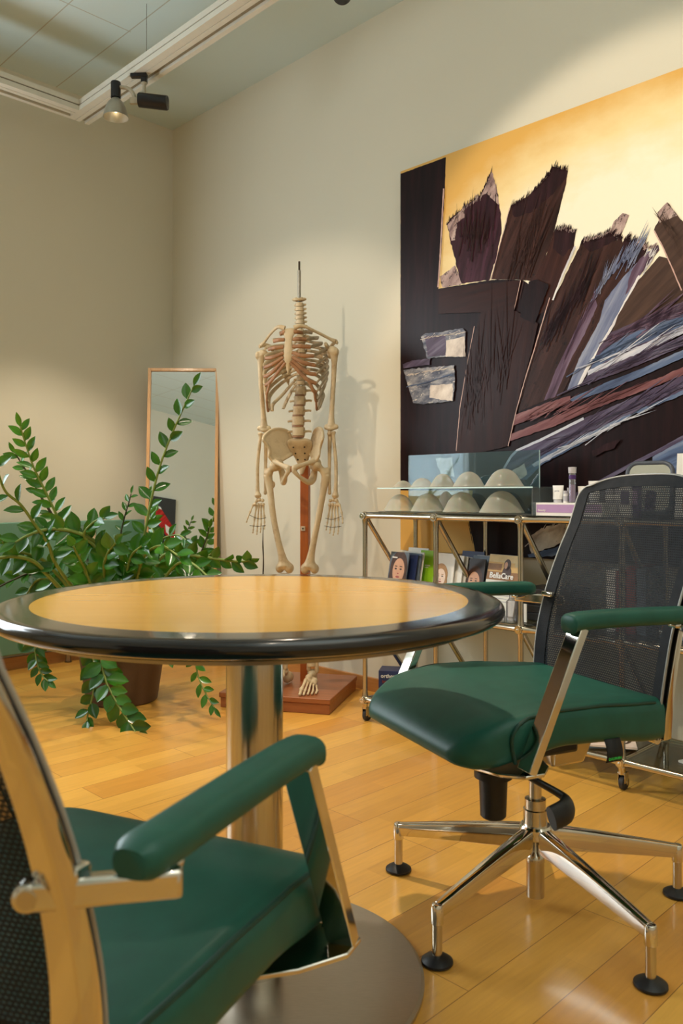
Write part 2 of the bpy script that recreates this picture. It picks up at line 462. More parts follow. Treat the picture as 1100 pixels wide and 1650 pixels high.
def lerp(a, b, t): return a+(b-a)*t
def poly(xs, ys, x):
    for i in range(len(xs)-1):
        if x <= xs[i+1]:
            t = (x-xs[i])/(xs[i+1]-xs[i]); t = max(0, t)
            t2 = t*t*(3-2*t)*0.5+t*0.5
            return lerp(ys[i], ys[i+1], t2)
    return ys[-1]

def seat_rings():
    rings = []; seams = {1: [], -1: []}
    X0, X1, XF = -0.165, 0.335, 0.215
    N = 30
    for i in range(N):
        t = i/(N-1); x = lerp(X0, X1-0.0005, 1-(1-t)**1.6)
        zt = poly([-0.2, -0.1, 0.02, 0.13, 0.215, 0.30, 0.34], [0.490, 0.498, 0.508, 0.510, 0.500, 0.482, 0.476], x)
        zb = poly([-0.2, -0.13, 0.0, 0.11, 0.20, 0.30, 0.34], [0.402, 0.406, 0.424, 0.430, 0.416, 0.396, 0.392], x)
        hw = poly([-0.2, -0.12, 0.0, 0.12, 0.215, 0.34], [0.212, 0.224, 0.234, 0.238, 0.234, 0.218], x)
        if x > XF:                       # waterfall nose
            q = min(1.0, (x-XF)/(X1-XF)); e = math.sqrt(max(0.0, 1-q**2.4)); zm = 0.425
            zt = zm + (zt-zm)*max(e, 0.03); zb = zm - (zm-zb)*max(e, 0.03)
            hw = hw*(0.70+0.30*math.sqrt(max(0.0, 1-q**3.0)))
        sag = 0.012*max(0, 1-abs(x-0.0)/0.20)
        ring = []
        rc = min(0.024, (zt-zb)*0.45)
        for cy, cz, a0 in ((hw-rc, zb+rc, -90), (hw-rc, zt-rc, 0)):
            for k in range(5):
                a = rad(a0+90*k/4); ring.append(Vector((x, cy+rc*math.cos(a), cz+rc*math.sin(a))))
        for k in range(1, 8):
            y = lerp(hw-rc, -hw+rc, k/8); ring.append(Vector((x, y, zt - sag*(1-(y/hw)**2))))
        for cy, cz, a0 in ((-hw+rc, zt-rc, 90), (-hw+rc, zb+rc, 180)):
            for k in range(5):
                a = rad(a0+90*k/4); ring.append(Vector((x, cy+rc*math.cos(a), cz+rc*math.sin(a))))
        rings.append(ring)
        a = rad(45)
        if x < 0.20:
            for s in (1, -1):
                seams[s].append(Vector((x, s*(hw-rc+rc*math.cos(a)), zt-rc+rc*math.sin(a))))
    return rings, seams

def back_x(t):       # lean and lumbar curve, t from the seat to the top
    return -0.172 - 0.135*t + 0.026*math.sin(PI*min(1, t*1.25)) - 0.02*t*t
def back_z(t): return 0.412 + 0.556*t
def back_hw(t):
    w = poly([0, 0.3, 0.7, 1.0], [0.206, 0.214, 0.214, 0.206], t)
    if t > 0.93: q = (t-0.93)/0.07; w -= 0.036*(1-math.sqrt(max(0, 1-q*q)))
    return w
def back_pt(t, s):
    hw = back_hw(t)
    return Vector((back_x(t) + 0.030*(s*s) - 0.012, hw*s, back_z(t) - (0.006 + 0.02*t*t)*abs(s)**3))

def make_chair(label, loc, rz, base_rot, group, drop=0.0):
    t = thing('office_chair', label, 'chair', loc, rz, group)
    # seat
    rings, seams = seat_rings()
    mb = MB(); mb.loft(rings); st = mb.build('seat', M_LEATHER, t, angle=60)
    for s in (1, -1):
        path = [p + Vector((0, s*0.001, 0.001)) for p in seams[s][1:]]
        # the welt turns down the side ahead of the armrest strut
        lastp = path[-1]
        path += [Vector((lastp.x+0.030, s*0.2365, lastp.z-0.012)), Vector((lastp.x+0.040, s*0.236, lastp.z-0.038)), Vector((lastp.x+0.030, s*0.2335, 0.416))]
        MB().tube(catmull(path, 3), 0.0035, 8).build('piping', M_PIPING, st)
    # backrest
    NT_, NS = 40, 20
    TS = [0.93*i/30 for i in range(30)] + [0.93+0.07*math.sin(PI/2*i/10) for i in range(11)]
    rows = [[back_pt(tt, -1+2*k/NS) for k in range(NS+1)] for tt in TS]
    mb = MB(); mb.grid(rows); bk = mb.build('backrest', M_MESH, t, angle=80)
    # woven border band on the outline of the mesh
    mb = MB()
    for s in (1, -1):
        rows = []
        for i in range(NT_+1):
            tt = TS[i]
            rows.append([back_pt(tt, s*q) + Vector((0.002, 0, 0)) for q in (0.86, 0.93, 1.0)] + [back_pt(tt, s) + Vector((-0.006, s*0.002, 0)), back_pt(tt, s*0.86) + Vector((-0.004, 0, 0))])
        mb.grid([r + [r[0]] for r in rows])
    rows = [[back_pt(q, -0.92+1.84*k/NS) + Vector((0.002, 0, 0)) for q in (0.95, 0.975, 1.0)] + [back_pt(1, -0.92+1.84*k/NS) + Vector((-0.007, 0, 0.002)), back_pt(0.95, -0.92+1.84*k/NS) + Vector((-0.004, 0, 0))] for k in range(NS+1)]
    mb.grid([r + [r[0]] for r in rows])
    mb.build('border_band', M_MESHEDGE, bk, angle=60)
    rim = [back_pt(tt, -1) for tt in TS] + [back_pt(1.0, -1+2*k/16) for k in range(1, 16)] + [back_pt(tt, 1) for tt in TS[::-1]]
    MB().tube([Vector((p.x, p.y*1.010, p.z+0.0015)) for p in rim], 0.0026, 8).build('edge_trim', M_TRIM, bk, angle=80)
    # polished frame behind the mesh
    mb = MB()
    for s in (1, -1):
        rings = []
        for i in range(25):
            tt = i/24*0.97; p = back_pt(tt, s)
            wdt = lerp(0.050, 0.022, tt); dp = lerp(0.026, 0.009, tt)
            x0 = p.x-0.010; yo = p.y+s*0.010; yi = yo - s*wdt
            rings.append([Vector((x0, yo, p.z)), Vector((x0, yi, p.z)), Vector((x0-0.004, yi, p.z)), Vector((x0-dp, yi+s*0.005, p.z)), Vector((x0-dp, yo-s*0.005, p.z)), Vector((x0-0.008, yo, p.z))])
        mb.loft(rings)
    # top rail
    rings = []
    for k in range(21):
        p = back_pt(0.995, -0.97+1.94*k/20)
        rings.append([p+Vector((0.001, 0, 0.004)), p+Vector((0.001, 0, -0.001)), p+Vector((-0.010, 0, -0.008)), p+Vector((-0.012, 0, 0.002))])
    mb.loft(rings)
    # lower cross rail and the arm that carries the back
    mb.tube([back_pt(0, -1)+Vector((-0.012, 0.01, 0.0)), Vector((-0.20, 0, 0.398)), back_pt(0, 1)+Vector((-0.012, -0.01, 0.0))], 0.014, 10, flat=0.7)
    mb.build('back_frame', M_CHROME, t, bevel=0.0015, angle=50)
    mb = MB(); mb.box((-0.10, 0, 0.380), (0.18, 0.07, 0.022)); mb.build('back_carrier', M_CHROME, t, bevel=0.005)
    # armrests
    for s in (1, -1):
        ys = s*0.262
        pts = [(-0.192, ys, 0.674), (-0.14, ys, 0.676), (-0.03, ys, 0.679), (0.07, ys, 0.680), (0.115, ys, 0.678), (0.128, ys, 0.672)]
        rings = []
        path = catmull(pts, 5); m = len(path)
        for i, p in enumerate(path):
            q = i/(m-1); w_ = 0.0235 if q < .93 else lerp(0.0235, 0.014, (q-.93)/.07); h_ = 0.0175 if q < .93 else lerp(0.0175, 0.010, (q-.93)/.07)
            if q < .05: w_ = lerp(0.017, 0.0235, q/.05); h_ = lerp(0.012, 0.0175, q/.05)
            rg = []
            for k in range(20):
                a = 2*PI*k/20; ca, sa = math.cos(a), math.sin(a)
                rg.append(Vector((p.x, p.y + w_*abs(ca)**0.7*(1 if ca >= 0 else -1), p.z + h_*abs(sa)**0.7*(1 if sa >= 0 else -1))))
            rings.append(rg)
        ar = MB().loft(rings).build('armrest', M_LEATHER, t, angle=60)
        # front strut: flat polished bar running down and forward, then in under the seat
        mb = MB()
        def bar(p, q, wy, wx):
            p, q = Vector(p), Vector(q); d = (q-p).normalized(); yv = Vector((0,1,0)); xv = yv.cross(d).normalized()
            return [[c + yv*wy*a + xv*wx*b for a, b in ((-1,-1), (1,-1), (1,1), (-1,1))] for c in (p, q)]
        mb.loft(bar((0.100, s*0.262, 0.668), (0.222, s*0.262, 0.408), 0.019, 0.009))
        mb.build('arm_strut', M_CHROME, ar, bevel=0.002, angle=30)
        mb = MB()
        sec = [((0.236, 0.281, 0.402), (0.196, 0.281, 0.402)), ((0.262, 0.236, 0.396), (0.150, 0.236, 0.396)), ((0.268, 0.14, 0.384), (0.10, 0.14, 0.384)), ((0.22, 0.055, 0.378), (0.06, 0.055, 0.378))]
        mb.loft([[Vector((a_[0], s*a_[1], a_[2])), Vector((b_[0], s*b_[1], b_[2])), Vector((b_[0], s*b_[1], b_[2]+0.007)), Vector((a_[0], s*a_[1], a_[2]+0.007))] for a_, b_ in sec])
        mb.build('strut_plate', M_CHROME, ar, bevel=0.002)
        # rear bracket to the back frame
        tt = (0.672-0.412)/0.556; bp = back_pt(tt, s)
        mb = MB()
        A, B = Vector((bp.x-0.022, s*0.184, 0.649)), Vector((-0.150, s*0.284, 0.651)); dd = (B-A).normalized(); nn = Vector((-dd.y, dd.x, 0)); zz = Vector((0, 0, 1))
        if nn.x > 0: nn = -nn
        mb.loft([[p + zz*0.012, p - zz*0.012, p - zz*0.012 + nn*0.016, p + zz*0.012 + nn*0.016] for p in (A, B)])
        mb.cyl(A, A + nn*0.016, 0.0125, n=24)
        mb.box((-0.152, s*0.264, 0.656), (0.036, 0.024, 0.010))
        mb.box((bp.x-0.006, s*0.205, 0.664), (0.022, 0.040, 0.014))
        mb.build('arm_bracket', M_CHROME, ar, bevel=0.004, seg=3)
        MB().cyl(A + nn*0.0158, A + nn*0.0172, 0.0075, n=20).build('bracket_screw', M_SATIN, ar)
    # mechanism
    mb = MB(); mb.box((0.06, 0, 0.372), (0.24, 0.15, 0.034)); mb.build('mechanism', M_PLASTIC, t, bevel=0.008)
    mb = MB(); mb.loft([[Vector((-0.055+dx*sx, dy*sy, z)) for sx, sy in ((-1,-1), (1,-1), (1,1), (-1,1))] for z, dx, dy in ((0.318, 0.044, 0.048), (0.385, 0.060, 0.066))])
    mb.build('mechanism_housing', M_SATIN, t, bevel=0.008)
    mb = MB(); mb.lathe([(0.001, 0.243), (0.023, 0.243), (0.027, 0.247), (0.030, 0.325), (0.040, 0.328), (0.040, 0.343), (0.034, 0.345), (0.034, 0.362), (0.001, 0.362)], 28, M=Matrix.Translation((0.155, 0.06, 0)))
    mb.build('tension_knob', M_PLASTIC, t)
    mb = MB()
    lev = catmull([(0.19, 0.14, 0.384), (0.15, 0.185, 0.362), (0.112, 0.222, 0.338), (0.108, 0.240, 0.328), (0.128, 0.256, 0.320), (0.165, 0.262, 0.314)], 6)
    mb.tube(lev, [0.012, 0.014, 0.017, 0.021, 0.024, 0.023], 14, flat=0.45, up=(0.4, 0.9, 0.3)); mb.build('adjusting_lever', M_PLASTIC, t, angle=60)
    mb = MB(); mb.lathe([(0.001, 0.02), (0.020, 0.02), (0.020, 0.095), (0.021, 0.097), (0.021, 0.108), (0.019, 0.112), (0.012, 0.120), (0.011, 0.122), (0.011, 0.172), (0.027, 0.174), (0.027, 0.215), (0.0235, 0.217), (0.0235, 0.238), (0.014, 0.240), (0.014, 0.330), (0.001, 0.330)], 32)
    mb.build('gas_column', M_SATIN, t, angle=30)
    # five star base
    mb = MB(); mb.lathe([(0.012, 0.150), (0.032, 0.152), (0.036, 0.158), (0.036, 0.176), (0.032, 0.181), (0.012, 0.181)], 32); hub = mb.build('base_hub', M_CHROME, t)
    for k in range(5):
        a = base_rot + k*2*PI/5
        Mx = Matrix.Rotation(a, 4, 'Z')
        rings = []
        for i in range(9):
            q = i/8; x = lerp(0.026, 0.336, q)
            zt = lerp(0.178, 0.118, q**1.1); hh = lerp(0.056, 0.030, q); wt = lerp(0.017, 0.011, q); wb = lerp(0.008, 0.006, q)
            rings.append([Vector((x, -wb, zt-hh)), Vector((x, wb, zt-hh)), Vector((x, wt, zt-0.010)), Vector((x, wt*0.85, zt-0.002)), Vector((x, wt*0.5, zt)), Vector((x, -wt*0.5, zt)), Vector((x, -wt*0.85, zt-0.002)), Vector((x, -wt, zt-0.010))])
        lm = MB().loft(rings, M=Mx)
        lm.lathe([(0.001, 0.078), (0.0115, 0.078), (0.0125, 0.080), (0.0125, 0.112), (0.010, 0.117), (0.001, 0.118)], 20, M=Mx @ Matrix.Translation((0.338, 0, 0)))
        leg = lm.build('base_leg', M_CHROME, t, angle=40, bevel=0.0008)
        fm = MB(); fm.lathe([(0.001, 0.0), (0.026, 0.0), (0.0315, 0.003), (0.031, 0.007), (0.024, 0.012), (0.012, 0.018), (0.001, 0.0185)], 28, M=Mx @ Matrix.Translation((0.338, 0, 0)))
        ft = fm.build('glide_foot', M_PLASTIC, leg)
        MB().lathe([(0.001, 0.014), (0.010, 0.014), (0.010, 0.079), (0.001, 0.079)], 18, M=Mx @ Matrix.Translation((0.338, 0, 0))).build('glide_stem', M_SATIN, leg)
    for c in t.children:                 # the column lets the upper part down
        if not c.name.startswith(('base_', 'gas_')): c.location.z = -drop
    return t

CAX, CAY, CATH = 0.42, 1.83, rad(204.3)
chA = make_chair('green leather office chair with black mesh back seen side-on, right of the round table', (0.435, 1.830, 0), CATH, rad(79.0)-CATH, 'green leather office chairs at the round table')
chB = make_chair('green leather office chair seen from behind, cropped at the near left corner', (-0.3286, 0.935, 0), rad(65.5), rad(39-65.5), 'green leather office chairs at the round table', drop=0.05)
# brand tag hanging under the near side of the right chair
mb = MB(); rows = []
for i in range(9):
    q = i/8; rows.append([Vector((-0.012+q*0.004+dx, 0.226+0.014*math.sin(q*2.2), 0.436-q*0.046)) for dx in (-0.020, 0.0, 0.020)])
tg = MB().grid(rows).build('fabric_tag', M_TAG, chA, solid=0.0012)
M = Matrix.Translation((-0.0085, 0.2410, 0.397)) @ Matrix(((-1,0,0,0),(0,0,1,0),(0,1,0,0),(0,0,0,1)))
lettering('DAUPHIN', 0.0074, M_TAGTXT, tg, M, bold=0.0001)

# ================================================================== leaning mirror across the corner
mx0 = px(231, 1063, 4.545); mx1 = px(347, 1063, 4.545)
MW, MH_ = 0.405, 1.655
mir = thing('standing_mirror', 'tall narrow mirror in a pale wooden frame leaning across the room corner', 'mirror', ((mx0.x+mx1.x)/2, 4.54, 0), rad(2.0))
lean = Matrix.Rotation(-rad(5.6), 4, 'X')
fr = MB()
for s in (-1, 1): fr.box((s*(MW/2-0.0085), 0.0, MH_/2), (0.017, 0.026, MH_), M=lean)
fr.box((0, 0, MH_-0.0085), (MW-0.034, 0.026, 0.017), M=lean); fr.box((0, 0, 0.0085), (MW-0.034, 0.026, 0.017), M=lean)
fr.build('mirror_frame', M_FRAMEW, mir, bevel=0.0015)
MB().box((0, 0.002, MH_/2), (MW-0.036, 0.006, MH_-0.036), M=lean).build('mirror_glass', M_MIRROR, mir)
MB().box((0, 0.0085, MH_/2), (MW-0.036, 0.004, MH_-0.036), M=lean).build('back_panel', M_STANDW, mir)

# ================================================================== green glass panel along the left wall
M_GRGLASS = mat('frosted_green_glass', srgb(104, 150, 130), 0.28, var=0.06, scale=6, coat=0.3)
M_CLEAR = thin_glass('clear_acrylic', (0.95, 0.97, 0.96), 0.25, 0.02)
pn = thing('radiator_screen', 'green frosted glass screen standing on clear feet along the left wall behind the plant', 'screen', R3(0.05, 1.05, 0), ROOMROT)
MB().box((0, 0, 0.43), (0.045, 1.62, 0.69)).build('panel_body', M_GRGLASS, pn, bevel=0.006)
for y in (0.345, -0.55):
    MB().cyl((0.0, y, 0.006), (0.0, y, 0.086), 0.014, n=20).lathe([(0.001, 0), (0.02, 0), (0.02, 0.005), (0.001, 0.006)], 20, M=Matrix.Translation((0.0, y, 0))).build('foot', M_CLEAR, pn)
M_PAPER = mat('white_paper', srgb(232, 228, 220), 0.6, var=0.03)
M_CARD = mat('beige_card', srgb(206, 186, 158), 0.6, var=0.1, scale=120)
ho = thing('leaflet_holder', 'clear leaflet holder with a beige card fixed to the green glass screen behind the plant', 'leaflet holder', R3(0.078, 0.60, 0.55), ROOMROT)
MB().box((0, 0, 0.10), (0.006, 0.095, 0.20)).build('clear_sleeve', M_CLEAR, ho, bevel=0.002)
MB().box((0.0045, 0, 0.10), (0.0015, 0.08, 0.11)).build('card', M_CARD, ho)
MB().box((0.0045, 0, 0.022), (0.0015, 0.08, 0.035)).build('dark_strip', M_PLASTIC, ho)

# ================================================================== anatomical skeleton on its stand
def bone_mat(name, c, dark):
    t = NT(name); v = t.coord(); f = t.noise(v, 22, 6, 0.65); g = t.noise(v, 5, 2)
    c1 = t.ramp(f, [(0.22, dark), (0.5, c), (0.8, tuple(min(1, x*1.08) for x in c))])
    c2 = t.ramp(g, [(0.35, (0.86, 0.80, 0.72)), (0.65, (1, 1, 1))])
    m = t.n('ShaderNodeMix', data_type='RGBA', blend_type='MULTIPLY'); m.inputs[0].default_value = 1
    t.l(c1, m.inputs[6]); t.l(c2, m.inputs[7]); t.l(m.outputs[2], t.b.inputs['Base Color'])
    t.b.inputs['Roughness'].default_value = 0.5; t.bump(f, 0.3, 0.0015); return t.mat
M_BONE = bone_mat('aged_bone', srgb(214, 194, 158), srgb(176, 146, 108))
M_BONEG = bone_mat('shaded_rib_bone', srgb(186, 170, 142), srgb(128, 108, 84))  # greyer bone copy: shade painted into the ribs of one side
M_CART = bone_mat('brown_cartilage', srgb(172, 124, 84), srgb(126, 86, 56))
M_DISC = bone_mat('disc_cartilage', srgb(158, 118, 84), srgb(120, 84, 56))
M_WIRE = mat('dark_wire', srgb(70, 60, 50), 0.5, 0.8)
M_ROD = mat('grey_rod', srgb(150, 144, 132), 0.4, 0.7)
sk = thing('anatomical_skeleton', 'headless human skeleton model hanging from a wooden post on a square wooden base', 'skeleton', (-0.1985, 3.62, 0), rad(-15))
def bz(py): return CAMH + (HY-py)/362.7
# stand
MB().box((-0.045, 0.055, 0.022), (0.49, 0.46, 0.044)).build('stand_base', M_STANDW, sk, bevel=0.003)
MB().box((-0.045, 0.055, 0.055), (0.50, 0.47, 0.022)).build('stand_top_board', M_STANDW, sk, bevel=0.003)
po = MB().box((0, 0.125, 0.57), (0.040, 0.034, 1.01)).build('stand_post', M_POSTW, sk, bevel=0.002)
MB().box((-0.004, 0.1045, 0.765), (0.020, 0.006, 0.021)).build('catch_plate', M_CARD, po, bevel=0.001)
MB().cyl((-0.004, 0.1013, 0.765), (-0.004, 0.1005, 0.765), 0.004, n=14).build('catch_hole', M_PLASTIC, po)
rd = MB().tube([(0, 0.035, 1.78), (0, 0.035, 1.925)], 0.0072, 12).build('hanging_rod', M_ROD, sk)
MB().tube([(0, 0.035, 1.925), (0, 0.035, 1.965)], 0.0048, 10).build('rod_tip', M_WIRE, rd)
# spine curve: (z, y)
def spine_y(z):
    return poly([1.03, 1.10, 1.165, 1.25, 1.40, 1.55, 1.66, 1.80], [0.075, 0.060, 0.022, 0.012, 0.050, 0.072, 0.048, 0.034], z)
def vertebra(z, w, d, h, trans, spin, tz=0.0):
    y = spine_y(z); mb = MB()
    prof = [(0.001, -h/2), (0.96, -h/2), (1.0, -h/2+0.002), (0.86, 0), (1.0, h/2-0.002), (0.96, h/2), (0.001, h/2)]
    mb.lathe([(r*w, zz) for r, zz in prof], 18, M=Matrix.Translation((0, y, z)) @ Matrix.Diagonal((1, d/w, 1, 1)))
    for s in (-1, 1):
        mb.tube(catmull([(s*w*0.5, y+d*0.9, z), (s*(w+trans*0.5), y+d*1.15, z+0.002+tz*0.5), (s*(w+trans), y+d*1.3, z+tz)], 4), [0.0065, 0.005, 0.0048], 8)
        mb.ell((s*w*0.65, y+d*1.4, z), (0.006, 0.006, h*0.62), 8, 6)
    mb.tube(catmull([(0, y+d*1.0, z), (0, y+d*1.0+spin*0.6, z-0.006), (0, y+d*1.0+spin, z-0.016)], 4), [0.006, 0.0045, 0.005], 8)
    return mb
vz = []
spn = bpy.data.objects.new('spine', None); COL.objects.link(spn); spn.parent = sk
def spine_part(name, zs, ws, ds, h, tr, sp, m):
    for i, z in enumerate(zs):
        q = i/max(1, len(zs)-1)
        vertebra(z, lerp(ws[0], ws[1], q), lerp(ds[0], ds[1], q), h*0.86, tr, sp).build(name, m, spn, angle=60)
cz = [1.772 - i*0.0187 for i in range(6)]
spine_part('cervical_vertebra', cz, (0.0175, 0.0195), (0.012, 0.013), 0.0195, 0.009, 0.018, M_BONE)
y0 = spine_y(1.79)
at = MB(); at.tube([(0.018*math.cos(a), y0+0.014*math.sin(a), 1.793) for a in [2*PI*k/18 for k in range(19)]], 0.0065, 8, caps=False)
for s in (-1, 1): at.ell((s*0.021, y0, 1.795), (0.013, 0.010, 0.007)); at.ell((s*0.012, y0-0.004, 1.800), (0.008, 0.009, 0.004))
at.build('atlas_vertebra', M_BONE, spn)
tz_ = [1.655 - i*0.0212 for i in range(12)]
spine_part('thoracic_vertebra', tz_, (0.0165, 0.020), (0.014, 0.017), 0.020, 0.018, 0.030, M_BONE)
lz = [1.388 - i*0.0465 for i in range(5)]
spine_part('lumbar_vertebra', lz, (0.0245, 0.0290), (0.018, 0.020), 0.0430, 0.026, 0.026, M_BONE)
for z, w_ in [(a-0.0235, lerp(0.0235, 0.0275, i/4)) for i, a in enumerate(lz)]:
    MB().lathe([(0.001, -0.0045), (w_*0.96, -0.0045), (w_, 0), (w_*0.96, 0.0045), (0.001, 0.0045)], 18, M=Matrix.Translation((0, spine_y(z), z)) @ Matrix.Diagonal((1, 0.76, 1, 1))).build('intervertebral_disc', M_DISC, spn)
# sternum
mb = MB()
rings = []
for z, w_, y in ((1.640, 0.018, -0.098), (1.634, 0.029, -0.100), (1.612, 0.027, -0.106), (1.594, 0.0165, -0.112), (1.57, 0.0175, -0.117), (1.54, 0.020, -0.121), (1.512, 0.0215, -0.123), (1.492, 0.016, -0.123), (1.478, 0.009, -0.121), (1.455, 0.0085, -0.116), (1.440, 0.004, -0.113)):
    rings.append([Vector((w_*math.cos(a), y+0.0065*math.sin(a), z)) for a in [2*PI*k/14 for k in range(14)]])
mb.loft(rings).build('sternum', M_BONE, sk, angle=70, subsurf=1)
def st_y(z): return poly([1.44, 1.492, 1.54, 1.594, 1.64], [-0.113, -0.123, -0.121, -0.112, -0.099], z)
# ribs
HWs = [0.058, 0.088, 0.106, 0.119, 0.127, 0.131, 0.133, 0.132, 0.128, 0.120, 0.108, 0.080]
XJ = [0.050, 0.074, 0.096, 0.110, 0.117, 0.119, 0.117, 0.115, 0.114, 0.112]
ZJ = [1.622, 1.588, 1.553, 1.514, 1.474, 1.436, 1.398, 1.362, 1.326, 1.294]
YJ = [-0.075, -0.096, -0.103, -0.104, -0.100, -0.094, -0.088, -0.078, -0.066, -0.054]
ZS = [1.622, 1.588, 1.556, 1.530, 1.512, 1.497, 1.488]
for s in (-1, 1):
    carts = []
    for i in range(12):
        zs = tz_[i] + 0.004; y = spine_y(zs); hw = HWs[i]
        if i < 10:
            dz = zs - ZJ[i]
            P = [(s*0.018, y+0.012, zs), (s*hw*0.50, y+0.045 if i else y+0.02, zs-0.006), (s*hw*0.90, y+0.012, zs-0.28*dz), (s*hw*1.0, -0.022, zs-0.62*dz), (s*lerp(hw, XJ[i], 0.55), lerp(-0.03, YJ[i], 0.75), zs-0.88*dz), (s*XJ[i]*0.985, YJ[i], ZJ[i])]
        elif i == 10:
            P = [(s*0.018, y+0.012, zs), (s*0.055, y+0.04, zs-0.02), (s*0.098, y+0.02, zs-0.075), (s*0.112, -0.005, zs-0.125), (s*0.106, -0.03, zs-0.155)]
        else:
            P = [(s*0.018, y+0.012, zs), (s*0.05, y+0.03, zs-0.03), (s*0.078, y+0.025, zs-0.085), (s*0.086, y+0.012, zs-0.115)]
        rb = MB().tube(catmull(P, 7), [0.0066, 0.0072, 0.0088, 0.0096, 0.0096, 0.0084], 10, flat=0.5, up=(0, 0, 1)).build('rib', M_BONEG if s > 0 else M_BONE, sk, angle=80)
        if i < 10:
            a = Vector((s*XJ[i], YJ[i], ZJ[i]))
            if i < 7:
                b = Vector((s*(0.020 if i < 6 else 0.012), st_y(ZS[i])-0.002, ZS[i]))
                mid = a.lerp(b, 0.5) + Vector((0, -0.010, -0.008 if i > 2 else 0))
                if i >= 5: mid = a.lerp(b, 0.35) + Vector((0, -0.008, -0.014))
            else:
                c2 = carts[-1]; b = c2[int(len(c2)*0.40)] + Vector((0, 0.001, -0.004)); mid = a.lerp(b, 0.4) + Vector((0, -0.005, -0.012))
            path = catmull([a, mid, b], 8); carts.append(path)
            MB().tube(path, [0.0084, 0.0090, 0.0080], 10, flat=0.55, up=(0, 0, 1)).build('costal_cartilage', M_CART, rb, angle=80)
# shoulder girdle
for s in (-1, 1):
    MB().tube(catmull([(s*0.022, -0.100, 1.640), (s*0.055, -0.098, 1.648), (s*0.105, -0.055, 1.628), (s*0.150, -0.005, 1.606), (s*0.172, 0.012, 1.596)], 6), [0.012, 0.0075, 0.0068, 0.007, 0.0095], 12, flat=0.8).build('clavicle', M_BONE, sk, angle=80)
    mb = MB()
    tri = [(0.068, 0.112, 1.585), (0.062, 0.128, 1.52), (0.082, 0.128, 1.42), (0.108, 0.105, 1.47), (0.136, 0.055, 1.535), (0.128, 0.070, 1.59)]
    vs = [(s*x, y, z) for x, y, z in tri] + [(s*x, y+0.006, z) for x, y, z in tri]; n = len(tri)
    mb.add(vs, [tuple(range(n)), tuple(range(2*n-1, n-1, -1))] + [(i, (i+1) % n, n+(i+1) % n, n+i) for i in range(n)])
    mb.tube(catmull([(s*0.068, 0.128, 1.56), (s*0.12, 0.105, 1.585), (s*0.165, 0.045, 1.600), (s*0.182, 0.010, 1.588)], 5), [0.006, 0.008, 0.011, 0.010], 10, flat=0.7)
    mb.tube(catmull([(s*0.13, 0.05, 1.575), (s*0.132, 0.005, 1.585), (s*0.142, -0.025, 1.570)], 5), [0.009, 0.008, 0.007], 10)
    mb.ell((s*0.143, 0.035, 1.545), (0.014, 0.018, 0.022))
    mb.build('scapula', M_BONE, sk, angle=50, remesh=0.003)
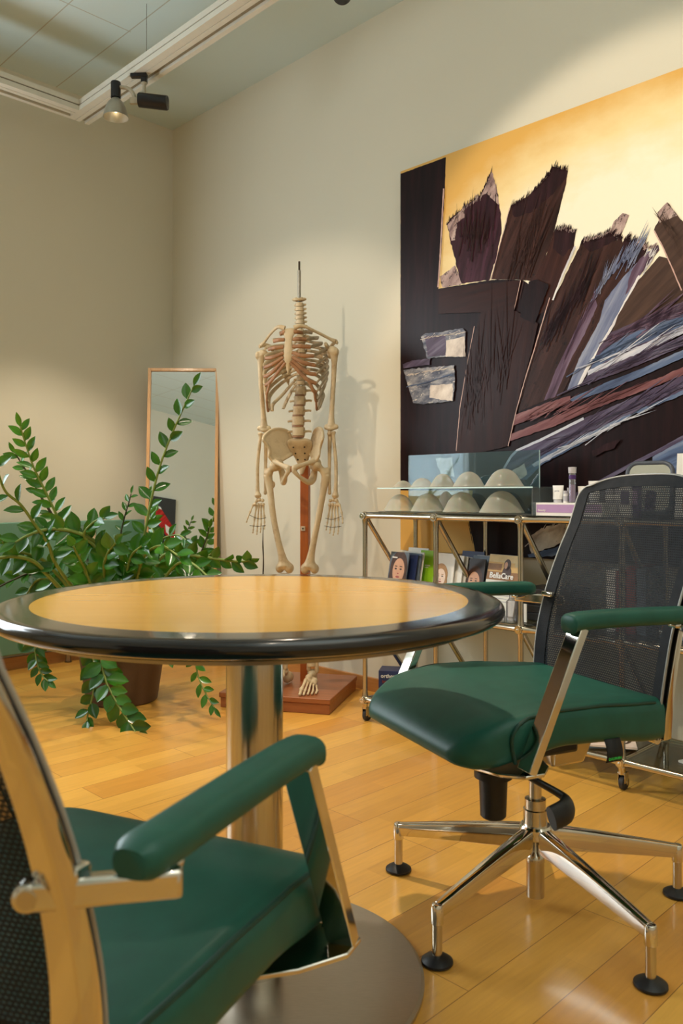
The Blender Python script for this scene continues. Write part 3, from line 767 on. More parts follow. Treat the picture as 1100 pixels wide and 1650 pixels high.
# arms
def knob_tube(mb, pts, radii, n=14): return mb.tube(catmull(pts, 6), radii, n)
for s in (-1, 1):
    mb = MB()
    knob_tube(mb, [(s*0.170, 0.005, 1.545), (s*0.172, 0.003, 1.50), (s*0.168, 0.0, 1.40), (s*0.160, 0.004, 1.29), (s*0.157, 0.006, 1.222)], [0.021, 0.0165, 0.0125, 0.0115, 0.0112, 0.0115, 0.013, 0.018])
    mb.ell((s*0.163, 0.010, 1.552), (0.0235, 0.0235, 0.0225)); mb.ell((s*0.183, -0.004, 1.545), (0.012, 0.015, 0.019))
    mb.ell((s*0.136, 0.006, 1.218), (0.013, 0.011, 0.013)); mb.ell((s*0.178, 0.006, 1.218), (0.013, 0.012, 0.012)); mb.ell((s*0.157, 0.004, 1.212), (0.020, 0.013, 0.012))
    mb.build('humerus', M_BONE, sk, remesh=0.0032)
    mb = MB()   # ulna, inner side
    knob_tube(mb, [(s*0.150, 0.018, 1.220), (s*0.150, 0.012, 1.19), (s*0.149, 0.006, 1.06), (s*0.150, 0.004, 0.935), (s*0.150, 0.004, 0.925)], [0.0115, 0.0125, 0.0095, 0.0078, 0.0068, 0.0062, 0.008])
    mb.ell((s*0.150, 0.004, 0.928), (0.0085, 0.0085, 0.010)); mb.ell((s*0.150, 0.002, 1.188), (0.012, 0.012, 0.010))
    mb.build('ulna', M_BONE, sk, remesh=0.003)
    mb = MB()   # radius
    knob_tube(mb, [(s*0.170, -0.006, 1.190), (s*0.171, -0.006, 1.17), (s*0.182, -0.008, 1.06), (s*0.182, -0.010, 0.95), (s*0.180, -0.010, 0.915)], [0.0115, 0.0085, 0.0080, 0.0085, 0.0085, 0.0095, 0.0165])
    mb.ell((s*0.180, -0.010, 0.914), (0.0165, 0.011, 0.012)); mb.ell((s*0.170, -0.006, 1.194), (0.0125, 0.0125, 0.006))
    mb.build('radius', M_BONE, sk, remesh=0.003)
    hx, hy, hz = s*0.172, -0.008, 0.900
    mb = MB()
    for (x, z, r) in ((-0.014, -0.006, 0.0085), (0.0, -0.003, 0.009), (0.013, -0.006, 0.009), (-0.017, -0.024, 0.0085), (-0.005, -0.024, 0.0085), (0.008, -0.026, 0.009), (0.021, -0.024, 0.0095), (0.017, -0.012, 0.007)):
        mb.ell((hx+s*x, hy+random.uniform(-.003, .003), hz+z), (r, r*0.9, r*0.95), 10, 7)
    hand = mb.build('hand', M_BONE, sk)
    for k in range(5):
        if k < 4:
            x0 = (-0.017, -0.006, 0.005, 0.016)[k]; dx = (-0.016, -0.006, 0.004, 0.014)[k]
            L = ((0.046, 0.026, 0.018, 0.013), (0.050, 0.032, 0.021, 0.014), (0.054, 0.035, 0.023, 0.014), (0.056, 0.032, 0.019, 0.013))[k]
            p = Vector((hx+s*x0, hy, hz-0.034)); d = Vector((s*dx*0.50/0.056*1.0, -0.10, -1)).normalized()
        else:
            L = (0.038, 0.028, 0.020); p = Vector((hx+s*0.029, hy-0.006, hz-0.026)); d = Vector((s*0.36, -0.30, -1)).normalized()
        mb = MB(); mi = 0
        for j, ln in enumerate(L):
            q = p + d*ln*0.90; r = (0.0042, 0.0037, 0.0032, 0.0028)[j]
            mb.tube([p, p+d*ln*0.18, p+d*ln*0.5, p+d*ln*0.78, q], [r*1.35, r*1.05, r*0.72, r*1.0, r*1.3], 9)
            mb.ell(q, r*1.35, 8, 6); mb.ell(p, r*1.4, 8, 6)
            p = p + d*ln; d = (d + Vector((-s*0.10*(1 if k == 4 else 0.25*(x0 > 0) + 0.05), -0.10, 0)) + Vector((-s*dx*2.0 if k < 4 else 0, 0, 0))).normalized()
        mb.build('finger', M_BONE, hand, angle=70)
    MB().tube(catmull([(hx-s*0.034, hy-0.010, hz-0.083), (hx, hy-0.016, hz-0.088), (hx+s*0.044, hy-0.012, hz-0.072)], 4), 0.0011, 6).build('hand_wire', M_WIRE, hand)
    MB().tube(catmull([(hx-s*0.036, hy-0.020, hz-0.116), (hx, hy-0.026, hz-0.122), (hx+s*0.040, hy-0.020, hz-0.118)], 4), 0.0011, 6).build('hand_wire', M_WIRE, hand)
# pelvis
pel = bpy.data.objects.new('pelvis', None); COL.objects.link(pel); pel.parent = sk
for s in (-1, 1):
    crest = catmull([(0.046, 0.078, 1.165), (0.062, 0.066, 1.205), (0.090, 0.030, 1.216), (0.118, -0.012, 1.207), (0.136, -0.050, 1.178), (0.137, -0.060, 1.160)], 4)
    low = catmull([(0.040, 0.070, 1.105), (0.054, 0.045, 1.092), (0.068, 0.018, 1.078), (0.082, -0.008, 1.066), (0.100, -0.030, 1.068), (0.116, -0.044, 1.090)], 4)
    rows = []
    for j in range(9):
        q = j/8
        rows.append([Vector((s*lerp(a.x, b.x, q) - s*0.008*math.sin(PI*q), lerp(a.y, b.y, q) + 0.016*math.sin(PI*q), lerp(a.z, b.z, q))) for a, b in zip(crest, low)])
    mb = MB()
    front = [[p + Vector((0, -0.0045, 0)) for p in r] for r in rows]; back_ = [[p + Vector((s*0.001, 0.0045, 0)) for p in r] for r in rows]
    mb.grid(front); mb.grid([r[::-1] for r in back_])
    nn_ = len(rows[0])
    edge = rows[0] + [r[-1] for r in rows[1:]] + rows[-1][::-1][1:] + [r[0] for r in rows[::-1][1:-1]]
    mb.tube(edge + [edge[0]], 0.0072, 8)
    mb.ell((s*0.088, -0.012, 1.055), (0.030, 0.026, 0.030))
    mb.tube(catmull([(s*0.090, -0.030, 1.066), (s*0.055, -0.064, 1.052), (s*0.010, -0.078, 1.034)], 5), [0.014, 0.0095, 0.014], 12)
    mb.tube(catmull([(s*0.010, -0.078, 1.026), (s*0.030, -0.064, 1.000), (s*0.058, -0.012, 0.974), (s*0.068, 0.018, 0.990), (s*0.078, 0.016, 1.03), (s*0.084, 0.0, 1.05)], 5), [0.012, 0.009, 0.013, 0.018, 0.014, 0.016], 12)
    mb.ell((s*0.010, -0.078, 1.031), (0.010, 0.010, 0.017))
    mb.build('hip_bone', M_BONE, pel, remesh=0.0032)
rings = []
for z, w_, d_, y in ((1.174, 0.046, 0.019, 0.028), (1.158, 0.062, 0.024, 0.038), (1.140, 0.060, 0.024, 0.049), (1.115, 0.049, 0.020, 0.063), (1.085, 0.033, 0.013, 0.078), (1.055, 0.022, 0.009, 0.082), (1.030, 0.011, 0.007, 0.076), (1.008, 0.006, 0.005, 0.066)):
    rings.append([Vector((w_*math.cos(a), y+d_*math.sin(a), z)) for a in [2*PI*k/20 for k in range(20)]])
sac = MB().loft(rings).build('sacrum', M_BONE, pel, angle=70, subsurf=1)
for i, z in enumerate((1.132, 1.105, 1.078, 1.056)):
    for s in (-1, 1):
        x = (0.026, 0.022, 0.017, 0.012)[i]; y = (0.0305, 0.048, 0.066, 0.0735)[i]
        MB().ell((s*x, y, z), (0.0042, 0.003, 0.0038), 10, 6).build('sacral_opening', M_WIRE, sac)
MB().ell((0, -0.078, 1.031), (0.0045, 0.010, 0.014), 10, 8).build('pubic_disc', M_CART, pel)
# legs
for s in (-1, 1):
    mb = MB()
    mb.ell((s*0.096, -0.018, 1.047), 0.0245)
    mb.tube(catmull([(s*0.096, -0.018, 1.047), (s*0.118, -0.010, 1.030), (s*0.134, -0.004, 1.010)], 4), [0.017, 0.0145, 0.021], 12)
    mb.ell((s*0.142, 0.0, 1.018), (0.014, 0.018, 0.024)); mb.ell((s*0.115, 0.012, 0.965), (0.010, 0.010, 0.016))
    mb.tube(catmull([(s*0.136, -0.002, 1.005), (s*0.126, -0.004, 0.95), (s*0.105, -0.014, 0.82), (s*0.084, -0.014, 0.72), (s*0.066, -0.006, 0.64), (s*0.060, 0.0, 0.605)], 6), [0.021, 0.0175, 0.0148, 0.0140, 0.0142, 0.0155, 0.021, 0.033], 14)
    mb.ell((s*0.037, 0.006, 0.592), (0.020, 0.030, 0.024)); mb.ell((s*0.081, 0.006, 0.592), (0.019, 0.029, 0.023)); mb.ell((s*0.060, -0.012, 0.604), (0.026, 0.014, 0.020))
    mb.build('femur', M_BONE, sk, remesh=0.004)
    mb = MB()
    mb.ell((s*0.059, 0.004, 0.556), (0.039, 0.026, 0.013))
    mb.tube(catmull([(s*0.059, 0.0, 0.552), (s*0.059, -0.006, 0.50), (s*0.060, -0.004, 0.38), (s*0.063, 0.004, 0.24), (s*0.064, 0.008, 0.160)], 6), [0.033, 0.021, 0.0155, 0.0125, 0.0115, 0.0120, 0.021], 14)
    mb.ell((s*0.054, 0.004, 0.150), (0.010, 0.012, 0.016))
    mb.build('tibia', M_BONE, sk, remesh=0.0035)
    mb = MB()
    mb.ell((s*0.098, 0.016, 0.535), (0.013, 0.013, 0.015))
    knob_tube(mb, [(s*0.098, 0.016, 0.53), (s*0.098, 0.016, 0.40), (s*0.092, 0.014, 0.25), (s*0.088, 0.014, 0.16)], [0.009, 0.0065, 0.006, 0.0065, 0.010])
    mb.ell((s*0.088, 0.014, 0.145), (0.010, 0.013, 0.020))
    mb.build('fibula', M_BONE, sk, remesh=0.003)
    # foot: heel and ankle bones, five rays
    F = Matrix.Translation((s*0.068, 0.006, 0.066)) @ Matrix.Rotation(s*rad(10), 4, 'Z')
    mb = MB()
    mb.ell((0, 0.010, 0.062), (0.022, 0.028, 0.018), M=F)
    mb.ell((0, 0.045, 0.030), (0.019, 0.034, 0.027), M=F); mb.ell((0.0, 0.072, 0.026), (0.016, 0.014, 0.022), M=F)
    mb.ell((-s*0.010, -0.026, 0.050), (0.016, 0.017, 0.015), M=F); mb.ell((s*0.014, -0.020, 0.034), (0.015, 0.022, 0.015), M=F)
    for k in range(4): mb.ell((s*(-0.020+0.0125*k), -0.052+0.005*k, 0.044-0.006*k), (0.009, 0.012, 0.010), M=F)
    foot = mb.build('foot', M_BONE, sk, remesh=0.003)
    for k in range(5):
        x0 = -0.021+0.0112*k; x1 = -0.032+0.0165*k; L = (0.062, 0.066, 0.063, 0.058, 0.052)[k]; r = (0.0075, 0.0052, 0.005, 0.0048, 0.005)[k]
        a = Vector((s*x0, -0.058+0.005*k, 0.042-0.006*k)); d = Vector((s*(x1-x0)/L, -1, -0.42+0.05*k)).normalized(); b = a + d*L
        mb = MB(); mb.tube([a, a.lerp(b, 0.2), a.lerp(b, 0.6), a.lerp(b, 0.85), b], [r*1.2, r*0.9, r*0.75, r, r*1.25], 9, M=F); mb.ell(b, r*1.3, 9, 7, M=F)
        p = b
        for j, ln in enumerate((0.026, 0.019) if k == 0 else (0.022, 0.012, 0.010)):
            q = p + Vector((s*0.02*(k-2)*0.02, -1, (-0.15, -0.35, -0.45)[j])).normalized()*ln
            q.z = max(q.z, 0.007)
            mb.tube([p, p.lerp(q, 0.5), q], [r*1.05, r*0.75, r*1.0], 8, M=F); mb.ell(q, r*1.02, 8, 6, M=F); p = q
        mb.build('toe', M_BONE, foot, angle=70)
# cord hanging from the right hand of the model
MB().tube(catmull([(-0.148, -0.03, 0.78), (-0.149, -0.03, 0.70), (-0.147, -0.028, 0.62), (-0.150, -0.03, 0.52)], 8), [0.0014, 0.002, 0.0035, 0.0028, 0.0036, 0.0024], 6).build('hanging_cord', M_WIRE, sk)

# ================================================================== potted plant
def leaf_mat():
    t = NT('glossy_leaf'); v = t.coord(); f = t.noise(v, 14, 3); g = t.noise(v, 3.5, 1)
    t.l(t.ramp(t.math('ADD', t.math('MULTIPLY', f, 0.45), t.math('MULTIPLY', g, 0.55)), [(0.30, srgb(18, 60, 14)), (0.5, srgb(32, 92, 20)), (0.72, srgb(74, 136, 36))]), t.b.inputs['Base Color'])
    t.b.inputs['Roughness'].default_value = 0.27; t.b.inputs['Coat Weight'].default_value = 0.25; t.b.inputs['Coat Roughness'].default_value = 0.15
    tl = t.n('ShaderNodeBsdfTranslucent'); tl.inputs[0].default_value = (*srgb(110, 160, 40), 1)
    mx = t.n('ShaderNodeMixShader'); mx.inputs[0].default_value = 0.16
    t.l(t.b.outputs[0], mx.inputs[1]); t.l(tl.outputs[0], mx.inputs[2]); t.l(mx.outputs[0], t.out.inputs['Surface'])
    return t.mat
M_LEAF = leaf_mat()
M_STEM = mat('green_stem', srgb(122, 140, 66), 0.4, var=0.2, scale=12)
M_STEMD = mat('dark_stem', srgb(58, 56, 36), 0.45, var=0.2, scale=12)
M_POT = mat('brown_planter', srgb(92, 68, 48), 0.55, var=0.08, scale=200, bump=0.15, bdist=0.0006)
M_SOIL = mat('dark_soil', srgb(46, 36, 28), 0.9, var=0.4, scale=60, bump=0.8, bdist=0.01)
PX_, PY_ = -0.985, 3.66
pl = thing('potted_plant', 'large green plant with long arching leafy stems in a brown pot in the room corner', 'plant', (PX_, PY_, 0))
mb = MB(); mb.lathe([(0.001, 0.0), (0.148, 0.0), (0.156, 0.006), (0.205, 0.335), (0.212, 0.340), (0.212, 0.372), (0.203, 0.376), (0.196, 0.370), (0.192, 0.33), (0.001, 0.33)], 64)
mb.build('pot', M_POT, pl, angle=40)
mb = MB(); rows = []
mb.lathe([(0.001, 0.334), (0.10, 0.346), (0.192, 0.336), (0.192, 0.331), (0.001, 0.331)], 40); mb.build('soil', M_SOIL, pl)
rng = random.Random(11)
def leaflet(mb, base, direction, normal, L, W, mi=0):
    d = direction.normalized(); side = d.cross(normal)
    if side.length < 1e-4: side = d.orthogonal()
    side.normalize(); nrm = side.cross(d).normalized()
    st = [(0.0, 0.05), (0.10, 0.34), (0.26, 0.80), (0.45, 1.0), (0.64, 0.90), (0.82, 0.55), (0.94, 0.20), (1.0, 0.0)]
    curl = rng.uniform(0.02, 0.10)
    rows = []
    for t, w in st:
        c = base + d*(L*t) - nrm*(curl*L*t*t)
        h = 0.5*W*w
        rows.append([c + side*h + nrm*h*0.34, c + side*h*0.5 + nrm*h*0.10, c, c - side*h*0.5 + nrm*h*0.10, c - side*h + nrm*h*0.34])
    mb.grid(rows, mi)
    mb.tube([base - d*0.006, base + d*L*0.05], 0.0016, 5, mi)
def frond(pts, r0, r1, nleaf, L, W, start=0.35, dark=False, twist=None, tip=True, spread=62):
    "pts: world points of the stem; leaves alternate left and right along it"
    path = catmull(pts, 8); m = len(path)
    rel = [p - Vector((PX_, PY_, 0)) for p in path]
    stem = MB().tube(rel, [r0, lerp(r0, r1, 0.5), r1], 8).build('frond_stem', M_STEMD if dark else M_STEM, pl, angle=80)
    nleaf = int(nleaf*1.35)+1; L *= 1.08; W *= 1.12
    mb = MB()
    # arc length
    acc = [0]
    for i in range(1, m): acc.append(acc[-1] + (path[i]-path[i-1]).length)
    tot = acc[-1]
    view = Vector((rng.uniform(-.3, .3), -1, rng.uniform(0.0, 0.5))) if twist is None else Vector(twist)
    for k in range(nleaf):
        q = start + (1-start)*(k+0.3)/nleaf
        a = q*tot; i = 1
        while i < m-1 and acc[i] < a: i += 1
        f = (a-acc[i-1])/max(1e-6, acc[i]-acc[i-1]); p = rel[i-1].lerp(rel[i], f); t = (path[i]-path[i-1]).normalized()
        side = t.cross(view)
        if side.length < 0.05: side = t.orthogonal()
        side.normalize(); s = 1 if k % 2 else -1
        ang = rad(spread + rng.uniform(-12, 12)) * lerp(1.0, 0.6, (k/nleaf))
        d = (t*math.cos(ang) + side*s*math.sin(ang) + view.normalized()*rng.uniform(-0.35, 0.35)).normalized()
        nrm = (view.normalized() + Vector((rng.uniform(-.5, .5), rng.uniform(-.3, .3), rng.uniform(-.2, .6)))).normalized()
        sc = lerp(1.0, 0.72, q) * rng.uniform(0.88, 1.1)
        leaflet(mb, p, d, nrm, L*sc, W*sc)
    if tip:
        t = (path[-1]-path[-2]).normalized(); leaflet(mb, rel[-1], t, view, L*0.7, W*0.55)
    mb.build('leaflets', M_LEAF, stem, angle=120, normals=False)
def PP(lst, Y0, Y1=None):
    n = len(lst); Y1 = Y0 if Y1 is None else Y1
    return [px(x, y, lerp(Y0, Y1, i/(n-1))) for i, (x, y) in enumerate(lst)]
def root(dx=0, dy=0): return Vector((PX_+dx, PY_+dy, 0.345))
F_ = frond
# tall stem to the right, in front of the mirror
F_([root(0.05, -0.02)] + PP([(226, 900), (234, 855), (247, 790), (262, 738), (281, 690), (299, 650), (312, 622)], 3.62, 3.50), 0.0075, 0.003, 16, 0.088, 0.047, 0.22)
# tall stems to the left
F_([root(-0.06, -0.02)] + PP([(123, 889), (97, 842), (80, 806), (64, 773), (53, 750), (40, 712), (33, 688)], 3.55, 3.35), 0.0075, 0.003, 20, 0.088, 0.038, 0.30)
F_([root(-0.05, -0.10)] + PP([(95, 917), (78, 877), (54, 842), (33, 813), (9, 792), (-4, 758), (-10, 720)], 3.40, 3.05), 0.0085, 0.004, 9, 0.100, 0.050, 0.35)
F_([root(-0.08, 0.05)] + PP([(100, 860), (80, 823), (64, 797), (51, 773), (36, 749), (25, 731)], 3.72, 3.62), 0.008, 0.003, 15, 0.078, 0.036, 0.28, dark=True, spread=75)
# thick arching stem with big leaves
F_([root(0.0, -0.05)] + PP([(175, 901), (160, 880), (142, 866), (111, 855), (78, 853), (47, 862), (25, 874)], 3.50, 3.25), 0.012, 0.005, 13, 0.105, 0.056, 0.30, spread=70)
F_([root(0.02, -0.08)] + PP([(172, 905), (150, 878), (135, 862), (150, 842), (168, 835)], 3.45, 3.35), 0.009, 0.004, 8, 0.095, 0.055, 0.45)
F_([root(-0.09, -0.10)] + PP([(78, 928), (54, 905), (26, 897), (0, 899), (-25, 905)], 3.40, 3.20), 0.010, 0.006, 6, 0.100, 0.055, 0.45)
F_([root(-0.08, -0.06)] + PP([(83, 915), (59, 898), (35, 890), (14, 885), (4, 872)], 3.50, 3.30), 0.009, 0.004, 9, 0.090, 0.050, 0.40)
# small dark upright shoot
F_([root(0.02, 0.08)] + PP([(194, 905), (193, 885), (195, 858), (201, 832), (208, 808), (211, 796)], 3.75, 3.70), 0.005, 0.0025, 13, 0.060, 0.026, 0.30, dark=True, spread=72)
# low shoots to the right, above the table edge
F_([root(0.09, -0.05)] + PP([(255, 905), (285, 893), (318, 896), (352, 901), (385, 905), (402, 903)], 3.55, 3.30), 0.008, 0.004, 14, 0.085, 0.046, 0.30, twist=(0.1, -0.7, -0.4))
F_([root(0.06, 0.0)] + PP([(250, 900), (275, 880), (300, 888), (318, 897), (328, 880), (334, 862), (337, 850)], 3.62, 3.50), 0.006, 0.0025, 9, 0.062, 0.032, 0.35, dark=True)
F_([root(0.05, -0.12)] + PP([(225, 915), (240, 888), (262, 880), (290, 898)], 3.40, 3.22), 0.008, 0.004, 9, 0.098, 0.056, 0.25)
F_([root(0.08, 0.02)] + PP([(240, 895), (258, 870), (285, 862), (300, 870)], 3.65, 3.50), 0.006, 0.003, 10, 0.075, 0.034, 0.25)
F_([root(0.03, -0.10)] + PP([(205, 925), (212, 895), (228, 880)], 3.42, 3.32), 0.008, 0.004, 7, 0.095, 0.058, 0.25)
F_([root(-0.01, -0.12)] + PP([(168, 925), (172, 895), (186, 875)], 3.40, 3.25), 0.008, 0.004, 7, 0.100, 0.060, 0.30)
F_([root(-0.04, -0.12)] + PP([(140, 925), (128, 900), (118, 880)], 3.36, 3.20), 0.008, 0.004, 6, 0.100, 0.058, 0.35)
F_([root(0.10, -0.08)] + PP([(270, 925), (300, 905), (330, 925), (350, 950)], 3.45, 3.15), 0.007, 0.004, 9, 0.085, 0.048, 0.2)
# trailing stems below the table edge
F_([root(0.0, -0.14)] + PP([(155, 1005), (161, 1048), (169, 1092), (185, 1127), (205, 1159), (220, 1183), (228, 1203)], 3.36, 3.12), 0.006, 0.003, 17, 0.094, 0.058, 0.30, twist=(0.0, -1, 0.25))
F_([root(-0.02, -0.13)] + PP([(140, 1010), (150, 1060), (152, 1105), (142, 1150), (140, 1162)], 3.34, 3.24), 0.005, 0.003, 9, 0.082, 0.050, 0.35, twist=(0.0, -1, 0.25))
F_([root(0.10, -0.05)] + PP([(290, 990), (310, 1040), (318, 1085), (330, 1115), (345, 1140)], 3.50, 3.34), 0.0045, 0.0025, 10, 0.068, 0.030, 0.45)
F_([root(-0.14, -0.06)] + PP([(75, 985), (58, 1030), (59, 1065), (68, 1088), (78, 1098)], 3.55, 3.45), 0.005, 0.003, 15, 0.070, 0.038, 0.35)
F_([root(0.08, -0.10)] + PP([(250, 985), (265, 1030), (272, 1055)], 3.42, 3.34), 0.005, 0.003, 6, 0.080, 0.050, 0.4)
F_([root(-0.12, -0.02)] + PP([(70, 940), (48, 925), (20, 935), (-10, 950)], 3.60, 3.40), 0.007, 0.004, 8, 0.085, 0.045, 0.3, dark=True)
F_([root(-0.1, -0.02)] + PP([(90, 940), (60, 935), (40, 965), (30, 1000), (32, 1030)], 3.55, 3.45), 0.006, 0.003, 11, 0.075, 0.042, 0.3)

# short shoots filling the crown just above the pot
frng = random.Random(23)
for k in range(15):
    a = frng.uniform(0, 2*PI); rr = frng.uniform(0.02, 0.12); reach = frng.uniform(0.16, 0.34); hgt = frng.uniform(0.10, 0.27)
    b = root(rr*math.cos(a), rr*math.sin(a)); dv = Vector((math.cos(a), math.sin(a)*0.75, 0))
    F_([b, b + dv*reach*0.35 + Vector((0, 0, hgt*0.75)), b + dv*reach*0.75 + Vector((0, 0, hgt*1.05)), b + dv*reach*1.05 + Vector((0, 0, hgt*0.95))], 0.0065, 0.003, frng.randint(7, 10), frng.uniform(0.085, 0.105), frng.uniform(0.046, 0.058), 0.25, dark=(k % 4 == 0))

# ================================================================== large painting on the right wall
PV = 0.032
PU0, PU1, PZ0, PZ1 = wall_uv(645, 500, PV)[0], 3.62, 0.672, 2.372
def paint(name, stops, angle=0.0, sx=3.0, sz=34.0, scale=1.0, rough=0.38, speck=None, spk=0.62):
    t = NT(name); tc = t.n('ShaderNodeTexCoord')
    m1 = t.n('ShaderNodeMapping'); m1.inputs['Rotation'].default_value = (0, rad(angle), 0); t.l(tc.outputs['Object'], m1.inputs['Vector'])
    m2 = t.n('ShaderNodeMapping'); m2.inputs['Scale'].default_value = (sx, 1, sz); t.l(m1.outputs['Vector'], m2.inputs['Vector'])
    f = t.noise(m2.outputs['Vector'], scale, 5, 0.6)
    n = len(stops); st = [(0.30+0.42*i/(n-1) if n > 1 else 0.5, srgb(*c)) for i, c in enumerate(stops)]
    c = t.ramp(f, st)
    if speck:
        m3 = t.n('ShaderNodeMapping'); m3.inputs['Scale'].default_value = (16, 1, 40); t.l(m1.outputs['Vector'], m3.inputs['Vector'])
        g = t.noise(m3.outputs['Vector'], 1.6, 6, 0.72)
        fac = t.math('MULTIPLY', t.math('GREATER_THAN', g, spk), 0.85)
        mx = t.n('ShaderNodeMix', data_type='RGBA'); t.l(fac, mx.inputs[0]); t.l(c, mx.inputs[6]); mx.inputs[7].default_value = (*srgb(*speck), 1); c = mx.outputs[2]
    t.l(c, t.b.inputs['Base Color']); t.b.inputs['Roughness'].default_value = rough
    t.b.inputs['Specular IOR Level'].default_value = 0.18
    t.bump(f, 0.35, 0.0015); return t.mat
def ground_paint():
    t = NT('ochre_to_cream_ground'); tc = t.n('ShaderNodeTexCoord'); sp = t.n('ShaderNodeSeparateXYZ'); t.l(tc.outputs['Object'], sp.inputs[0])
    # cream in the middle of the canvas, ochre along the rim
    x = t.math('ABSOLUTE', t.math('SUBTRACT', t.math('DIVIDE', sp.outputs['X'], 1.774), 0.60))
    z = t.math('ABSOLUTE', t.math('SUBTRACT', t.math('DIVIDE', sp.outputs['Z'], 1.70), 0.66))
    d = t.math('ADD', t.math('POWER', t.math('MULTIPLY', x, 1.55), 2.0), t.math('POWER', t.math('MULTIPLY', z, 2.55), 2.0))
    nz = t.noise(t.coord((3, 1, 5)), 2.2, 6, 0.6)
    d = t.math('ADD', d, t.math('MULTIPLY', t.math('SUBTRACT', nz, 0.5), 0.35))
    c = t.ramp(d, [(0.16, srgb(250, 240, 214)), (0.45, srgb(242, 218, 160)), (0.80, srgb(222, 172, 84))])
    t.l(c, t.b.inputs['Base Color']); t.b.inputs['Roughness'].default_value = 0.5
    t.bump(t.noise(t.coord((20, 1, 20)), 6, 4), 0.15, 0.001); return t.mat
PM = {}
def pm(key, *a, **k): PM[key] = (len(PM), paint('paint_'+key, *a, **k)); return key
PM['ground'] = (0, ground_paint())
pm('dark', [(19, 7, 9), (29, 12, 15), (42, 19, 21)], 88)
pm('dusk', [(26, 11, 12), (42, 19, 22), (59, 32, 36)], 80, speck=(180, 160, 160), spk=0.70)
pm('plum', [(35, 15, 21), (57, 28, 37), (81, 45, 61)], 75, speck=(20, 14, 14), spk=0.62)
pm('brown', [(39, 18, 13), (58, 30, 24), (75, 43, 36)], 68)
pm('brownup', [(35, 18, 13), (57, 33, 27), (81, 51, 45)], 62, speck=(22, 16, 16), spk=0.60)
pm('umber', [(34, 16, 12), (45, 20, 16), (55, 27, 20)], 85)
pm('board', [(36, 17, 13), (48, 22, 16), (56, 27, 20)], 4)
pm('grey', [(58, 41, 35), (75, 55, 46), (91, 67, 57)], 40)
pm('violet', [(55, 37, 48), (96, 73, 92), (129, 110, 129)], 62)
pm('bluegrey', [(84, 88, 117), (119, 126, 154), (163, 167, 184)], 60)
pm('white', [(170, 168, 180), (220, 214, 216), (244, 240, 236)], 58)
pm('bandviolet', [(67, 51, 65), (94, 79, 98), (106, 110, 135)], 24)
pm('bandblue', [(61, 70, 98), (98, 114, 146), (140, 149, 170)], 24)
pm('bandwhite', [(150, 152, 172), (206, 206, 216), (238, 234, 232)], 24)
pm('pink', [(87, 50, 52), (126, 80, 82), (152, 112, 112)], 24)
pm('mauve', [(57, 44, 55), (85, 73, 96), (122, 116, 136)], 25)
pm('window', [(48, 54, 70), (93, 97, 113), (144, 144, 151), (189, 183, 180)], 8, sx=14, sz=30, speck=(226, 216, 206), spk=0.60)
pm('chalk', [(170, 156, 148), (214, 202, 192), (236, 226, 216)], 50, sx=12, sz=22, speck=(60, 46, 46), spk=0.64)
pm('pinkline', [(190, 150, 140), (222, 190, 178)], 60)
pm('tip', [(130, 104, 104), (178, 152, 146), (216, 196, 184)], 60, sx=10, sz=26, speck=(30, 22, 24), spk=0.56)
pt = thing('abstract_painting', 'large abstract painting of dark slanting planks on an ochre and cream ground', 'painting', R3(PU0, 0.0, PZ0), ROOMROT)
PW, PH = PU1-PU0, PZ1-PZ0
cv = MB()
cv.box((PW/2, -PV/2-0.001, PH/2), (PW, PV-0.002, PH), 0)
cv.add([(-0.0003, -0.003, 0.05), (-0.0003, -PV, 0.05), (-0.0003, -PV, PH), (-0.0003, -0.003, PH)], [(0, 1, 2, 3)], PM['dark'][0])
layer = [0]
def to_local(x, y):
    u, z = wall_uv(x, y, PV)
    return min(max(u-PU0, 0.0), PW), min(max(z-PZ0, 0.0), PH)
prng = random.Random(5)
def rough_edge(pts, amp):
    out = []
    n = len(pts)
    for i in range(n):
        a, b = pts[i], pts[(i+1) % n]
        L = math.hypot(b[0]-a[0], b[1]-a[1]); k = max(1, int(L/0.012))
        inside = 0.002 < a[0] < PW-0.002 and 0.002 < a[1] < PH-0.002
        for j in range(k):
            t = j/k; x, z = lerp(a[0], b[0], t), lerp(a[1], b[1], t)
            if L > 1e-6 and not (j == 0 and not inside):
                nx, nz = -(b[1]-a[1])/L, (b[0]-a[0])/L; d = prng.gauss(0, amp)
                x += nx*d; z += nz*d
            out.append((min(max(x, 0), PW), min(max(z, 0), PH)))
    return out
def patch(key, pts, amp=0.0012, raw=False):
    layer[0] += 1; amp *= 0.5
    loc = pts if raw else [to_local(*p) for p in pts]
    loc = rough_edge(loc, amp)
    y = -PV - 0.00012*layer[0]
    cv.add([(x, y, z) for x, z in loc], [tuple(range(len(loc)))], PM[key][0])
def Z5(l): return [(640+x*.41818, 250+y*.41818) for x, y in l]
def Z6(l): return [(640+x*.41818, 480+y*.41818) for x, y in l]
def stroke(key, pts, w, amp=0.0007):
    loc = [to_local(*p) for p in pts]; L = []; R = []
    for i, p in enumerate(loc):
        a = loc[max(0, i-1)]; b = loc[min(len(loc)-1, i+1)]; d = math.hypot(b[0]-a[0], b[1]-a[1]) or 1
        nx, nz = -(b[1]-a[1])/d*w/2, (b[0]-a[0])/d*w/2
        L.append((p[0]+nx, p[1]+nz)); R.append((p[0]-nx, p[1]-nz))
    patch(key, L + R[::-1], amp, raw=True)
